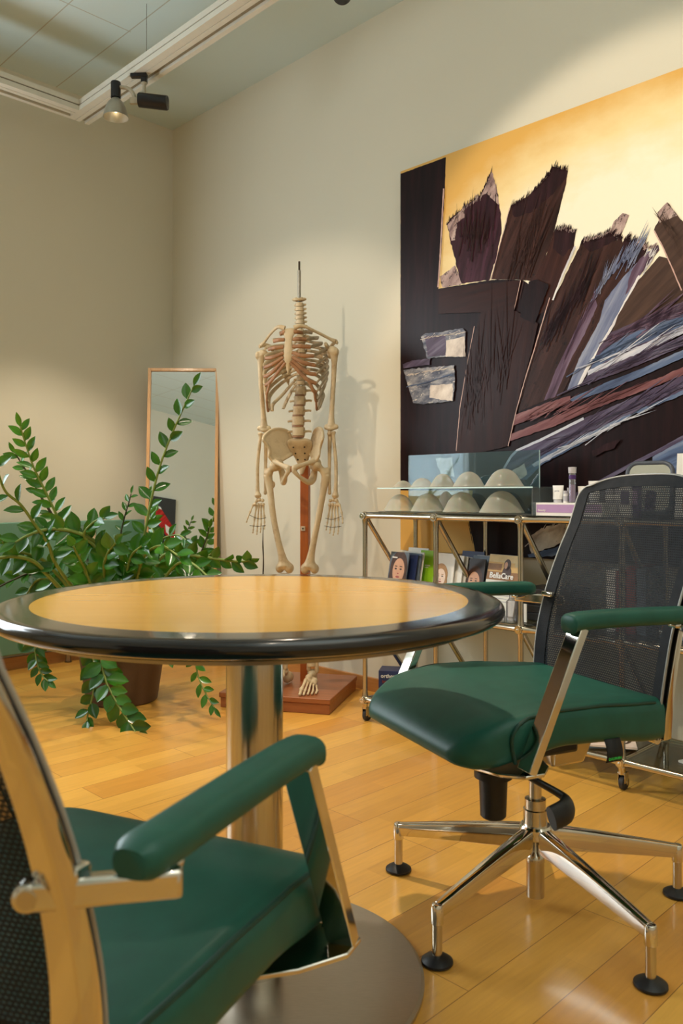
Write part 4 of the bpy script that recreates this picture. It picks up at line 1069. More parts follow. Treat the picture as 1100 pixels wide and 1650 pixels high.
def bristle(key, edge, ang, lmin, lmax, n, w=0.003, z5=True):
    "dry-brush hairs leaving an edge in a given direction (degrees in the canvas plane)"
    loc = [to_local(*p) for p in (Z5(edge) if z5 else Z6(edge))]
    seg = [math.hypot(loc[i+1][0]-loc[i][0], loc[i+1][1]-loc[i][1]) for i in range(len(loc)-1)]; tot = sum(seg)
    layer[0] += 1; y = -PV - 0.00012*layer[0]
    for _ in range(n):
        a = prng.uniform(0, tot); i = 0
        while i < len(seg)-1 and a > seg[i]: a -= seg[i]; i += 1
        f = a/max(seg[i], 1e-6); x = lerp(loc[i][0], loc[i+1][0], f); z = lerp(loc[i][1], loc[i+1][1], f)
        an = rad(ang + prng.gauss(0, 7)); L = prng.uniform(lmin, lmax); b = prng.uniform(-0.6, 0.1)*L; ww = w*prng.uniform(0.4, 1.2)
        dx, dz = math.cos(an), math.sin(an); nx, nz = -dz, dx
        q = [(x+dx*b-nx*ww/2, z+dz*b-nz*ww/2), (x+dx*(b+L*0.6)-nx*ww/2, z+dz*(b+L*0.6)-nz*ww/2), (x+dx*(b+L), z+dz*(b+L)), (x+dx*(b+L*0.6)+nx*ww/2, z+dz*(b+L*0.6)+nz*ww/2), (x+dx*b+nx*ww/2, z+dz*b+nz*ww/2)]
        q = [(min(max(px_, 0), PW), min(max(pz_, 0), PH)) for px_, pz_ in q]
        cv.add([(p[0], y, p[1]) for p in q], [tuple(range(5))], PM[key][0])
# dark mass
patch('dark', Z5([(0, 76), (187, 8), (182, 150), (168, 400), (158, 515), (365, 480), (480, 480), (600, 560), (760, 560), (900, 520), (1010, 390), (1100, 420), (1400, 420), (1400, 800), (1400, 1700), (290, 1730)]) + Z6([(300, 985), (290, 930), (276, 868), (285, 800), (290, 742), (0, 742)]))
patch('tip', Z5([(165, 470), (190, 450), (222, 425), (250, 497), (172, 512)]), 0.003)
patch('plum', Z5([(190, 265), (215, 238), (262, 195), (325, 150), (352, 90), (363, 66), (385, 130), (397, 215), (402, 290), (380, 400), (355, 482), (247, 495), (225, 420), (205, 330)]), 0.003)
patch('tip', Z5([(318, 160), (350, 92), (363, 64), (383, 130), (392, 190), (366, 170), (345, 150)]), 0.004)
patch('tip', Z5([(192, 268), (215, 240), (262, 200), (258, 240), (230, 262), (222, 330), (208, 330)]), 0.003)
patch('brownup', Z5([(360, 478), (400, 330), (437, 195), (500, 160), (550, 112), (588, 72), (595, 42), (657, 60), (650, 110), (620, 230), (590, 340), (560, 420), (520, 488), (480, 480)]), 0.0015)
patch('dusk', Z5([(437, 197), (500, 162), (550, 114), (590, 72), (596, 44), (655, 60), (648, 90), (600, 150), (520, 220), (450, 240)]), 0.004)
patch('brown', Z5([(590, 340), (605, 290), (640, 283), (688, 295), (680, 350), (640, 450), (600, 560), (575, 600), (480, 645), (520, 485), (560, 420)]), 0.002)
patch('dusk', Z5([(606, 290), (640, 284), (686, 296), (678, 345), (640, 390), (600, 360)]), 0.004)
patch('brownup', Z5([(710, 335), (770, 320), (820, 300), (835, 255), (870, 222), (892, 232), (862, 310), (868, 340), (800, 470), (720, 620), (640, 760), (570, 945), (465, 990), (480, 900), (530, 730), (600, 560)]), 0.002)
patch('tip', Z5([(818, 300), (835, 256), (868, 222), (893, 232), (864, 300), (850, 325)]), 0.003)
patch('dusk', Z5([(712, 336), (770, 321), (820, 302), (850, 322), (800, 350), (740, 375)]), 0.004)
patch('brownup', Z5([(877, 322), (920, 335), (965, 362), (940, 430), (860, 520), (780, 640), (700, 790), (630, 930), (570, 945), (620, 800), (700, 640), (780, 500), (830, 400)]), 0.002)
patch('dusk', Z5([(877, 324), (920, 338), (962, 364), (930, 420), (880, 440), (850, 400)]), 0.004)
patch('violet', Z5([(565, 946), (610, 830), (700, 650), (760, 545), (772, 580), (722, 690), (662, 800), (608, 932)]), 0.0015)
patch('bluegrey', Z5([(652, 912), (700, 785), (780, 640), (800, 560), (870, 470), (965, 372), (1008, 360), (930, 470), (850, 620), (780, 740), (702, 890)]), 0.0015)
patch('violet', Z5([(935, 400), (1006, 345), (1008, 365), (930, 470), (880, 540), (900, 450)]), 0.002)
patch('white', Z5([(690, 893), (722, 830), (790, 715), (862, 590), (930, 462), (938, 470), (880, 590), (782, 742), (704, 892)]), 0.0018)
patch('grey', Z5([(1010, 390), (1050, 400), (1100, 420), (1400, 440), (1400, 500), (1100, 572), (1000, 607), (828, 682), (850, 620), (930, 480)]), 0.0015)
patch('grey', Z5([(988, 290), (1010, 245), (1003, 220), (1040, 182), (1100, 255), (1180, 300), (1180, 640), (1098, 528), (1060, 440), (1020, 350)]), 0.0025)
patch('tip', Z5([(1003, 222), (1040, 182), (1078, 232), (1050, 246), (1012, 262)]), 0.003)
stroke('pinkline', Z5([(990, 292), (1022, 352), (1062, 442), (1096, 522)]), 0.004)
bristle('dusk', [(192, 262), (262, 195), (325, 150), (352, 90), (363, 66)], 80, 0.005, 0.025, 117)
bristle('tip', [(200, 300), (225, 250), (262, 205), (325, 160), (360, 90), (383, 140)], 78, 0.010, 0.035, 91, 0.0025)
bristle('dusk', [(437, 196), (500, 161), (550, 112), (588, 72), (596, 43), (655, 60)], 70, 0.005, 0.025, 117)
bristle('dusk', [(605, 290), (640, 283), (688, 295)], 72, 0.005, 0.025, 78)
bristle('tip', [(606, 292), (640, 285), (686, 298)], 72, 0.005, 0.015, 26, 0.002)
bristle('dusk', [(710, 335), (770, 320), (820, 300), (866, 325)], 62, 0.005, 0.030, 143)
bristle('tip', [(715, 330), (770, 318), (820, 298), (840, 270)], 62, 0.005, 0.020, 65, 0.002)
bristle('dusk', [(877, 322), (920, 335), (962, 362)], 60, 0.005, 0.030, 104)
bristle('tip', [(920, 335), (962, 360), (1000, 350)], 62, 0.005, 0.025, 65, 0.002)
bristle('white', [(960, 372), (985, 400), (940, 470)], 60, 0.02, 0.06, 30, 0.002)
bristle('bluegrey', [(760, 545), (800, 480), (860, 420), (930, 380)], 60, 0.04, 0.14, 60, 0.004)
bristle('violet', [(640, 800), (700, 660), (760, 560)], 62, 0.04, 0.12, 40, 0.003)
bristle('brownup', [(440, 400), (500, 400), (550, 360)], 72, 0.10, 0.30, 50, 0.004)
bristle('dusk', [(560, 700), (640, 620), (740, 500)], 64, 0.08, 0.25, 60, 0.004)
bristle('umber', [(240, 300), (300, 330), (370, 300)], 82, 0.08, 0.2, 50, 0.004)
bristle('grey', [(1020, 260), (1080, 300), (1060, 380)], 118, 0.04, 0.12, 30, 0.003)
# slanting bands
patch('bandviolet', Z5([(828, 682), (1000, 607), (1100, 567), (1400, 470), (1400, 560), (1100, 690), (900, 785), (740, 850), (715, 895), (780, 740)]))
patch('bandblue', Z5([(800, 745), (900, 690), (1100, 620), (1400, 520), (1400, 545), (1100, 660), (900, 745), (740, 830)]), 0.002)
patch('bandwhite', Z5([(735, 832), (900, 752), (1100, 662), (1400, 545), (1400, 566), (1100, 690), (900, 778), (735, 850)]), 0.002)
patch('mauve', Z5([(700, 893), (735, 852), (900, 785), (1100, 697), (1400, 580), (1400, 620), (1100, 738), (900, 822)]), 0.0015)
patch('bandblue', Z5([(660, 943), (800, 880), (950, 820), (1100, 752), (1400, 630), (1400, 655), (1100, 782), (950, 850), (800, 910), (680, 950)]), 0.0015)
patch('pink', Z5([(455, 1002), (560, 960), (668, 928), (668, 950), (560, 1002), (448, 1042)]), 0.002)
patch('pink', Z5([(440, 1075), (600, 1010), (800, 930), (1000, 862), (1400, 690), (1400, 720), (1000, 890), (800, 962), (600, 1047), (436, 1102)]), 0.002)
patch('mauve', Z6([(408, 662), (462, 588), (720, 465), (900, 390), (1100, 300), (1400, 165), (1400, 250), (1100, 372), (900, 452), (700, 552), (552, 628), (500, 700), (440, 700)]), 0.0015)
patch('bandblue', Z6([(450, 690), (560, 608), (700, 538), (900, 446), (1400, 225), (1400, 245), (1100, 375), (900, 455), (700, 568), (560, 642), (500, 702)]), 0.002)
patch('bandwhite', Z6([(520, 640), (700, 548), (860, 478), (862, 486), (700, 562), (530, 652)]), 0.002)
stroke('bandwhite', Z6([(412, 660), (440, 612), (464, 588), (560, 545), (720, 465)]), 0.010)
patch('bandblue', Z6([(985, 612), (1100, 548), (1400, 400), (1400, 600), (1100, 700), (980, 740)]), 0.002)
stroke('mauve', Z6([(680, 765), (900, 645), (1000, 595), (1100, 540), (1300, 440)]), 0.014)
# planks on the left
patch('board', Z5([(165, 515), (478, 482), (452, 602), (160, 612)]), 0.001)
patch('umber', Z5([(325, 600), (456, 600), (545, 650), (520, 760), (480, 900), (440, 1075)]) + Z6([(430, 572), (300, 602), (228, 600), (250, 400), (290, 180)]), 0.001)
patch('dark', Z5([(510, 490), (540, 480), (588, 500), (532, 652), (475, 625)]), 0.002)
stroke('pinkline', Z6([(590, 0), (528, 208), (490, 330), (460, 440), (430, 572)]), 0.004)
stroke('pinkline', Z6([(300, 110), (275, 240), (245, 420), (230, 590)]), 0.003)
stroke('pinkline', Z5([(478, 484), (462, 560), (450, 606)]), 0.003)
stroke('pinkline', Z5([(182, 130), (168, 400), (160, 510)]), 0.006)
stroke('pinkline', Z5([(365, 480), (400, 340), (436, 205)]), 0.003)
stroke('white', Z5([(688, 352), (640, 460), (602, 560)]), 0.007)
patch('mauve', Z6([(25, 256), (60, 242), (130, 234), (128, 258), (60, 268), (28, 272)]), 0.002)
patch('window', Z6([(95, 150), (112, 138), (180, 130), (255, 118), (266, 130), (264, 226), (190, 228), (118, 234)]), 0.003)
patch('mauve', Z6([(110, 150), (190, 142), (190, 222), (122, 228)]), 0.002)
patch('chalk', Z6([(192, 165), (262, 150), (266, 228), (190, 228)]), 0.002)
patch('window', Z6([(28, 280), (60, 272), (140, 268), (222, 260), (226, 330), (218, 398), (150, 404), (98, 410), (65, 405)]), 0.003)
patch('chalk', Z6([(132, 338), (218, 330), (216, 398), (128, 385)]), 0.003)
patch('chalk', Z6([(150, 618), (216, 616), (224, 690), (172, 684)]), 0.004)
patch('chalk', Z6([(440, 670), (492, 638), (504, 682), (470, 702)]), 0.004)
patch('chalk', Z6([(505, 930), (560, 888), (645, 868), (690, 860), (640, 940), (585, 965), (520, 985)]), 0.004)
patch('bandblue', Z6([(506, 988), (600, 965), (680, 940), (680, 965), (600, 995), (510, 1000)]), 0.002)
patch('dusk', Z6([(755, 592), (800, 566), (862, 545), (840, 578), (760, 612)]), 0.004)
bristle('bandblue', [(760, 790), (900, 720), (1100, 640)], 22, 0.08, 0.3, 50, 0.004)
bristle('bandwhite', [(760, 800), (900, 745), (1100, 670)], 22, 0.08, 0.3, 12, 0.003)
bristle('violet', [(850, 690), (950, 655), (1100, 600)], 22, 0.08, 0.3, 50, 0.005)
bristle('mauve', [(740, 870), (900, 800), (1100, 715)], 22, 0.08, 0.3, 40, 0.004)
bristle('pink', [(470, 1015), (600, 985), (700, 980), (850, 930)], 24, 0.05, 0.2, 30, 0.003)
bristle('mauve', [(500, 620), (700, 520), (900, 425), (1100, 340)], 25, 0.08, 0.3, 60, 0.005, False)
bristle('bandwhite', [(600, 600), (750, 530), (950, 440)], 25, 0.05, 0.2, 25, 0.003, False)
bristle('chalk', [(100, 160), (180, 145), (260, 135)], 8, 0.01, 0.04, 30, 0.003, False)
bristle('chalk', [(40, 300), (120, 285), (210, 275)], 8, 0.01, 0.05, 30, 0.003, False)
bristle('bandblue', [(50, 340), (110, 330), (200, 300)], 8, 0.02, 0.06, 30, 0.004, False)
bristle('chalk', [(510, 945), (560, 905), (640, 880)], 45, 0.02, 0.06, 40, 0.003, False)
bristle('dark', [(278, 868), (286, 900), (294, 940)], 100, 0.004, 0.02, 40, 0.002, False)
bristle('umber', [(260, 400), (340, 300), (440, 250)], 84, 0.1, 0.4, 60, 0.004, False)
cvo = cv.build('canvas', [m for _, m in sorted(PM.values(), key=lambda q: q[0])], pt, normals=False)

# ================================================================== tube and glass trolley
RV0, RV1 = 0.40, 0.08
RUS = [2.002, 2.367, 2.735, 3.100, 3.467]
ZL = [0.088, 0.458, 0.834]
tr = thing('glass_trolley', 'long wheeled shelf unit of satin steel tubes with glass shelves under the painting', 'shelf unit', R3(2.002, RV0, 0), ROOMROT)
def tl(u, v, z): return Vector((u-2.002, -(v-RV0), z))     # trolley-local
M_GLASS = thin_glass('shelf_glass', (0.86, 0.93, 0.90), 0.15)
TUB = 0.0098
def tube_part(a, b, name):
    a, b = Vector(a), Vector(b); d = (b-a).normalized(); L = (b-a).length
    pts = [a + d*q for q in (0.004, 0.016, 0.034, 0.055)] + [b - d*q for q in (0.055, 0.034, 0.016, 0.004)]
    MB().tube(pts, [0.0145, 0.0122, 0.0104, TUB, TUB, 0.0104, 0.0122, 0.0145], 14).build(name, M_SATIN, tr, angle=60)
for i, u in enumerate(RUS):
    for v in (RV0, RV1):
        for k in range(2): tube_part(tl(u, v, ZL[k]), tl(u, v, ZL[k+1]), 'post')
    for z in ZL: tube_part(tl(u, RV0, z), tl(u, RV1, z), 'cross_tube')
    tube_part(tl(u, RV0, ZL[2]), tl(u, RV1, ZL[1]), 'diagonal_brace')
    tube_part(tl(u, RV0, ZL[1]), tl(u, RV1, ZL[0]), 'diagonal_brace')
    for v in (RV0, RV1):
        for z in ZL:
            p = tl(u, v, z); s = 1 if v == RV0 else -1
            nd = MB().ell(p, 0.018, 18, 12).cyl(p, p+Vector((0, -s*0.0195, 0)), 0.0142, n=20).build('node_joint', M_SATIN, tr)
            MB().cyl(p+Vector((0, -s*0.019, 0)), p+Vector((0, -s*0.0215, 0)), 0.0095, n=16).ell(p+Vector((0, -s*0.0215, 0)), (0.0045, 0.0022, 0.0045), 8, 6).build('node_screw', M_CHROME, nd)
for i in range(len(RUS)-1):
    u0, u1 = RUS[i], RUS[i+1]
    for v in (RV0, RV1):
        for z in ZL: tube_part(tl(u0, v, z), tl(u1, v, z), 'rail')
    for z in ZL[1:]:
        a, b = tl(u0, RV0, z), tl(u1, RV1, z)
        MB().box(((a.x+b.x)/2, (a.y+b.y)/2, z+0.0125), (u1-u0-0.006, RV0-RV1-0.006 if z > 0.6 else RV0-RV1-0.04, 0.005)).build('glass_shelf', M_GLASS, tr)
    MB().box((u0-2.002+(u1-u0)/2, (RV0-RV1)/2, ZL[0]+0.006), (u1-u0-0.022, RV0-RV1-0.022, 0.005)).build('glass_shelf', M_GLASS, tr)
for u in (RUS[0], RUS[3]):
    for v in (RV0, RV1):
        p = tl(u, v, 0)
        c = MB().lathe([(0.001, 0.050), (0.011, 0.050), (0.0115, 0.068), (0.013, 0.070), (0.013, 0.074), (0.010, 0.080), (0.001, 0.082)], 18, M=Matrix.Translation(p))
        for s in (-1, 1): c.box((p.x+s*0.0105+0.0, p.y+0.008, 0.040), (0.0025, 0.026, 0.034))
        c.box((p.x, p.y+0.006, 0.053), (0.023, 0.026, 0.006))
        cs = c.build('caster', M_SATIN, tr, bevel=0.001)
        MB().tube([(p.x-0.0085, p.y+0.012, 0.0225), (p.x-0.006, p.y+0.012, 0.0225), (p.x+0.006, p.y+0.012, 0.0225), (p.x+0.0085, p.y+0.012, 0.0225)], [0.019, 0.0225, 0.0225, 0.019], 28).build('caster_wheel', M_RUBBER, cs)
        MB().cyl((p.x-0.0125, p.y+0.012, 0.0225), (p.x+0.0125, p.y+0.012, 0.0225), 0.007, n=14).build('caster_axle', M_SATIN, cs)

# ------------------------------------------------------------------ implants on an acrylic stand
TOPZ = ZL[2] + 0.015
ST_U0, ST_U1 = 2.075, 2.785
M_ACRY = thin_glass('clear_acrylic_sheet', (0.93, 0.96, 0.96), 0.2, 0.0, cloud=0.05, cloudcol=(0.8, 0.86, 0.86))
M_ACRYREFL = thin_glass('acrylic_painted_reflection', (0.72, 0.84, 0.88), 0.25, 0.02, cloud=0.13, cloudcol=srgb(84, 132, 150))  # blue cast painted into the pane as the window's reflection
M_EDGE = mat('bright_acrylic_edge', srgb(196, 222, 222), 0.25, var=0.03)
SHZ = 0.945
ds = thing('display_stand', 'clear acrylic display stand with daylight reflection tinted into its back pane on the trolley top', 'display stand', R3(ST_U0, 0.405, TOPZ), ROOMROT)
def dsl(u, v, z): return Vector((u-ST_U0, -(v-0.405), z-TOPZ))
MB().box(dsl((ST_U0+ST_U1)/2, 0.305, SHZ), (ST_U1-ST_U0, 0.20, 0.004)).box(dsl(ST_U1-0.002, 0.305, (SHZ+TOPZ)/2-0.001), (0.004, 0.20, SHZ-TOPZ-0.002)).build('upper_shelf', M_ACRY, ds)
MB().box(dsl((ST_U0+ST_U1)/2, 0.4055, SHZ), (ST_U1-ST_U0, 0.0012, 0.0046)).build('shelf_edge', M_EDGE, ds)
MB().box(dsl((ST_U0+ST_U1)/2, 0.285, TOPZ+0.002), (ST_U1-ST_U0, 0.23, 0.004)).build('base_sheet', M_ACRY, ds)
MB().box(dsl((2.035+2.665)/2, 0.165, (1.086+TOPZ)/2+0.001), (0.63, 0.005, 1.086-TOPZ-0.002)).build('back_pane', M_ACRYREFL, ds)
MB().box(dsl(2.6655, 0.165, (1.086+TOPZ)/2+0.001), (0.0012, 0.0052, 1.086-TOPZ-0.004)).build('pane_edge', M_EDGE, ds)

def silicone(name, c, mixr):
    t = NT(name); v = t.coord(); f = t.noise(v, 12, 3)
    t.l(t.ramp(f, [(0.3, tuple(x*0.93 for x in c)), (0.7, c)]), t.b.inputs['Base Color'])
    t.b.inputs['Roughness'].default_value = 0.26; t.b.inputs['Coat Weight'].default_value = 0.2; t.b.inputs['Coat Roughness'].default_value = 0.2
    t.b.inputs['Subsurface Weight'].default_value = 0.25; t.b.inputs['Subsurface Scale'].default_value = 0.02
    tr_ = t.n('ShaderNodeBsdfTransparent'); mx = t.n('ShaderNodeMixShader'); lw = t.n('ShaderNodeLayerWeight'); lw.inputs[0].default_value = 0.35
    t.l(t.math('MULTIPLY', t.math('SUBTRACT', 1.0, lw.outputs['Facing']), mixr), mx.inputs[0])
    t.l(t.b.outputs[0], mx.inputs[1]); t.l(tr_.outputs[0], mx.inputs[2]); t.l(mx.outputs[0], t.out.inputs['Surface'])
    return t.mat
M_SIL = silicone('cloudy_silicone', srgb(206, 202, 184), 0.74)
M_SILW = silicone('white_silicone', srgb(238, 234, 224), 0.05)
def implant(u, v, z, r, h, label, group, m=None):
    o = MB().lathe([(0.001, 0.0), (r*0.90, 0.0), (r*1.02, 0.001), (r*1.03, 0.003), (r*0.97, h*0.11), (r*0.86, h*0.30), (r*0.73, h*0.54), (r*0.56, h*0.77), (r*0.36, h*0.92), (r*0.15, h*0.99), (0.001, h)], 40).build('silicone_implant', m or M_SIL, None, angle=70, subsurf=1)
    o.location = R3(u, v, z); return tag(o, label, 'implant', group)
up = [(649, 0.040, 0.029, 'smallest cloudy dome, at the left tip of the upper acrylic shelf'), (680, 0.047, 0.038, 'flat cloudy silicone dome, second from the left tip on the upper acrylic shelf'), (713, 0.050, 0.053, 'rounded silicone dome in the middle of the upper acrylic shelf'), (755, 0.060, 0.059, 'wide silicone dome right of the middle on the upper acrylic shelf'), (812, 0.070, 0.066, 'largest silicone dome at the bent right end of the upper acrylic shelf')]
dn = [(644, 0.064, 0.068, 'cloudy silicone dome at the left end of the lower row on the trolley top'), (689, 0.066, 0.072, 'silicone dome in front of the white one in the lower row on the trolley top'), (744, 0.071, 0.077, 'lower-row silicone dome second from the right, on the trolley top'), (808, 0.080, 0.080, 'largest lower-row silicone dome, next to the purple and white box')]
for x, r, h, lb in up:
    u, _ = wall_uv(x, 785, 0.315); implant(u, 0.315, SHZ+0.0025, r, h, lb, 'silicone implants on the upper shelf')
for x, r, h, lb in dn:
    u, _ = wall_uv(x, 825, 0.325); implant(u, 0.325, TOPZ+0.0045, r, h, lb, 'silicone implants in the lower row')
u, _ = wall_uv(718, 815, 0.216); implant(u, 0.214, TOPZ+0.0045, 0.041, 0.080, 'plain white implant behind the lower row of cloudy domes', 'silicone implants in the lower row', M_SILW)

# ------------------------------------------------------------------ cosmetics on the right of the trolley top
M_WHITE = mat('white_plastic', srgb(236, 232, 226), 0.35, var=0.02)
M_LILAC = mat('lilac_print', srgb(176, 140, 184), 0.5, var=0.03)
M_PURPLE = mat('deep_purple_print', srgb(74, 44, 104), 0.45, var=0.05)
M_PALEPRINT = mat('pale_grey_print', srgb(190, 186, 190), 0.5)
M_VIAL = thin_glass('clear_vial', (0.90, 0.90, 0.92), 0.3, 0.02, cloud=0.12, cloudcol=(0.75, 0.72, 0.78))
FR = Matrix(((1,0,0,0),(0,0,-1,0),(0,1,0,0),(0,0,0,1)))         # lettering facing the room
u0, _ = wall_uv(863, 820, 0.395)
bx = thing('product_box', 'flat white box with a lilac band reading beauty on the trolley top', 'box', R3(max(u0, ST_U1+0.004), 0.395, TOPZ), ROOMROT)
BW, BD, BH = 0.24, 0.10, 0.044
MB().box((BW/2, BD/2, BH/2), (BW, BD, BH)).build('carton', M_WHITE, bx, bevel=0.001)
MB().box((BW/2+0.001, -0.0006, BH*0.56), (BW-0.004, 0.001, BH*0.60)).build('lilac_band', M_LILAC, bx)
lettering('beauty', 0.0105, M_WHITE, bx, Matrix.Translation((0.024, -0.0016, BH*0.42)) @ FR)
BT = TOPZ + BH
def squeeze_tube(x, ybase, v, w, h, z, label, turned=0.0):
    u, _ = wall_uv(x, ybase, v)
    t = thing('squeeze_tube', label, 'tube', R3(u, v, z), ROOMROT+turned, 'small white tubes on the trolley top')
    MB().lathe([(0.001, 0), (w*0.36, 0), (w*0.36, 0.010), (0.001, 0.0105)], 20).build('cap', M_PALEPRINT, t)
    rings = []
    for q in (0.011, 0.016, 0.5*h, 0.85*h, h):
        e = max(0.0, (q-0.016)/(h-0.016)); a = lerp(w*0.42, w*0.5, e); b = lerp(w*0.40, 0.0012, e)
        rings.append([Vector((a*math.cos(k*PI/10), b*math.sin(k*PI/10), q)) for k in range(20)])
    MB().loft(rings).build('tube_body', M_WHITE, t, angle=50)
    MB().box((0, -w*0.20, h*0.60), (w*0.4, 0.0006, h*0.22)).build('print', M_PALEPRINT, t)
squeeze_tube(899, 806, 0.345, 0.042, 0.058, BT, 'white tube at the left end of the lilac banded box')
squeeze_tube(937, 806, 0.345, 0.026, 0.055, BT, 'narrow white tube just right of the clear vial', 0.2)
squeeze_tube(957, 800, 0.330, 0.042, 0.072, BT, 'wide white tube showing above the left shoulder of the mesh backrest')
def bottle(x, ybase, v, r, h, z, label, m=M_WHITE, neck=True):
    u, _ = wall_uv(x, ybase, v)
    t = thing('small_bottle', label, 'bottle', R3(u, v, z), ROOMROT, 'small bottles on the trolley top')
    MB().lathe([(0.001, 0), (r, 0), (r, h*0.72), (r*0.8, h*0.76), (0.001, h*0.77)], 24).build('bottle_body', m, t)
    MB().lathe([(0.001, h*0.77), (r*0.92, h*0.77), (r*0.92, h), (0.001, h)], 24).build('cap', M_PALEPRINT, t)
    MB().lathe([(r*1.01, h*0.12), (r*1.015, h*0.12), (r*1.015, h*0.55), (r*1.01, h*0.55)], 24).build('print', M_PALEPRINT, t)
bottle(911, 806, 0.35, 0.008, 0.040, BT, 'tiny white bottle left of the clear vial, beside the tube')
bottle(916, 806, 0.335, 0.006, 0.050, BT, 'slim white bottle tucked close behind the clear vial')
u, _ = wall_uv(923, 806, 0.35)
vi = thing('vial', 'tall clear vial with a frosted stopper standing on the lilac banded box', 'vial', R3(u, 0.355, BT), ROOMROT)
MB().lathe([(0.001, 0), (0.0115, 0), (0.0115, 0.098), (0.001, 0.098)], 24).build('vial_body', M_VIAL, vi)
MB().lathe([(0.001, 0.098), (0.0125, 0.098), (0.0135, 0.118), (0.001, 0.119)], 24).build('stopper', M_PALEPRINT, vi)
MB().lathe([(0.001, 0.003), (0.0098, 0.003), (0.0098, 0.060), (0.001, 0.060)], 20).build('vial_content', M_LILAC, vi)
MB().lathe([(0.0117, 0.078), (0.0119, 0.078), (0.0119, 0.092), (0.0117, 0.092)], 20).build('vial_print', M_PURPLE, vi)
# group by the mirror
bottle(982, 800, 0.27, 0.014, 0.097, TOPZ, 'white bottle on the left of the pair before the small mirror')
bottle(996, 800, 0.26, 0.014, 0.097, TOPZ, 'white bottle on the right of the pair before the small mirror')
def carton(x, v, w, h, label, m1, m2, z=TOPZ):
    u, _ = wall_uv(x, 800, v)
    t = thing('small_carton', label, 'box', R3(u, v, z), ROOMROT, 'small cartons on the trolley top')
    MB().box((0, 0, h/2), (w, w*0.8, h)).build('carton', m1, t, bevel=0.0008)
    MB().box((0.0, -w*0.4-0.0005, h*0.60), (w*0.72, 0.001, h*0.42)).build('print', m2, t)
carton(1010, 0.26, 0.040, 0.102, 'white carton with a purple square before the small mirror', M_WHITE, M_PURPLE)
carton(1024, 0.25, 0.030, 0.102, 'dark purple carton before the small mirror', M_PURPLE, M_LILAC)
# rounded table mirror
M_GREYF = mat('grey_mirror_frame', srgb(84, 88, 98), 0.35, var=0.05)
u, _ = wall_uv(1039, 800, 0.2)
tm = thing('table_mirror', 'small table mirror with rounded corners and a grey frame on the trolley top', 'mirror', R3(u, 0.17, TOPZ), ROOMROT+rad(6))
def rrect(w, h, r, n=8):
    out = []
    for cx, cy, a0 in ((w/2-r, r-h/2, -90), (w/2-r, h/2-r, 0), (-w/2+r, h/2-r, 90), (-w/2+r, r-h/2, 180)):
        for k in range(n+1): a = rad(a0+90*k/n); out.append((cx+r*math.cos(a), cy+r*math.sin(a)))
    return out
MF = Matrix.Translation((0, 0, 0.0935)) @ Matrix.Rotation(rad(90-8), 4, 'X')
outp = [MF @ Vector((x, y, 0)) for x, y in rrect(0.148, 0.168, 0.034)]
MB().tube(outp + [outp[0], outp[1]], 0.0075, 10).build('mirror_frame', M_GREYF, tm, angle=80)
MB().prism(rrect(0.138, 0.158, 0.030), 0.004, M=MF, z0=-0.002).build('mirror_glass', M_MIRROR, tm)
MB().tube([(-0.06, 0.012, 0.008), (-0.05, 0.055, 0.005), (0.05, 0.055, 0.005), (0.06, 0.012, 0.008)], 0.004, 8).build('mirror_foot', M_GREYF, tm)

# ------------------------------------------------------------------ brochures
M_SKIN = mat('printed_skin', srgb(206, 158, 128), 0.5, var=0.08, scale=40)
M_SKINP = mat('printed_pale_skin', srgb(232, 208, 192), 0.5, var=0.05, scale=40)
M_HAIR = mat('printed_brown_hair', srgb(72, 48, 38), 0.5, var=0.25, scale=60)
M_HAIRB = mat('printed_fair_hair', srgb(172, 130, 84), 0.5, var=0.2, scale=60)
M_LIME = mat('lime_print', srgb(140, 190, 30), 0.5, var=0.04)
M_NAVY = mat('navy_print', srgb(38, 52, 96), 0.45, var=0.1)
M_SLATE = mat('slate_print', srgb(96, 108, 122), 0.5, var=0.1)
M_SEPIA = mat('sepia_print', srgb(150, 106, 58), 0.5, var=0.3, scale=14)
M_TANP = mat('golden_field_print', srgb(206, 170, 104), 0.5, var=0.22, scale=18)
M_LIPS = mat('printed_lips', srgb(166, 84, 78), 0.5)
M_DARKP = mat('dark_print', srgb(48, 40, 40), 0.5)
MIDZ = ZL[1] + 0.0155
def brochure(x, yb, v, w, h, label, base, group, turn=0.0, leanb=10.0, th=0.004, z=MIDZ, name='brochure'):
    u, _ = wall_uv(x, yb, v)
    t = thing(name, label, 'brochure', R3(u, v, z + 0.001), ROOMROT+rad(turn), group)
    L = Matrix.Rotation(-rad(leanb), 4, 'X')
    MB().box((0, th/2, h/2), (w, th, h), M=L).build('booklet', base, t)
    return t, L
def disc(mb, cx, cz, rx, rz, L, mi=0, lvl=1, n=22, y=-0.0003, a0=0, a1=360, clip=None):
    pts = []
    for k in range(n+1 if a1-a0 < 360 else n):
        a = rad(lerp(a0, a1, k/n)); X, Zz = cx+rx*math.cos(a), cz+rz*math.sin(a)
        if clip: X = min(max(X, clip[0]), clip[1]); Zz = min(max(Zz, clip[2]), clip[3])
        pts.append((X, y*lvl, Zz))
    mb.add(pts, [tuple(range(len(pts)))], mi, L)
def rect(mb, x0, x1, z0, z1, L, mi=0, lvl=1, y=-0.0003):
    mb.add([(x0, y*lvl, z0), (x1, y*lvl, z0), (x1, y*lvl, z1), (x0, y*lvl, z1)], [(0, 1, 2, 3)], mi, L)
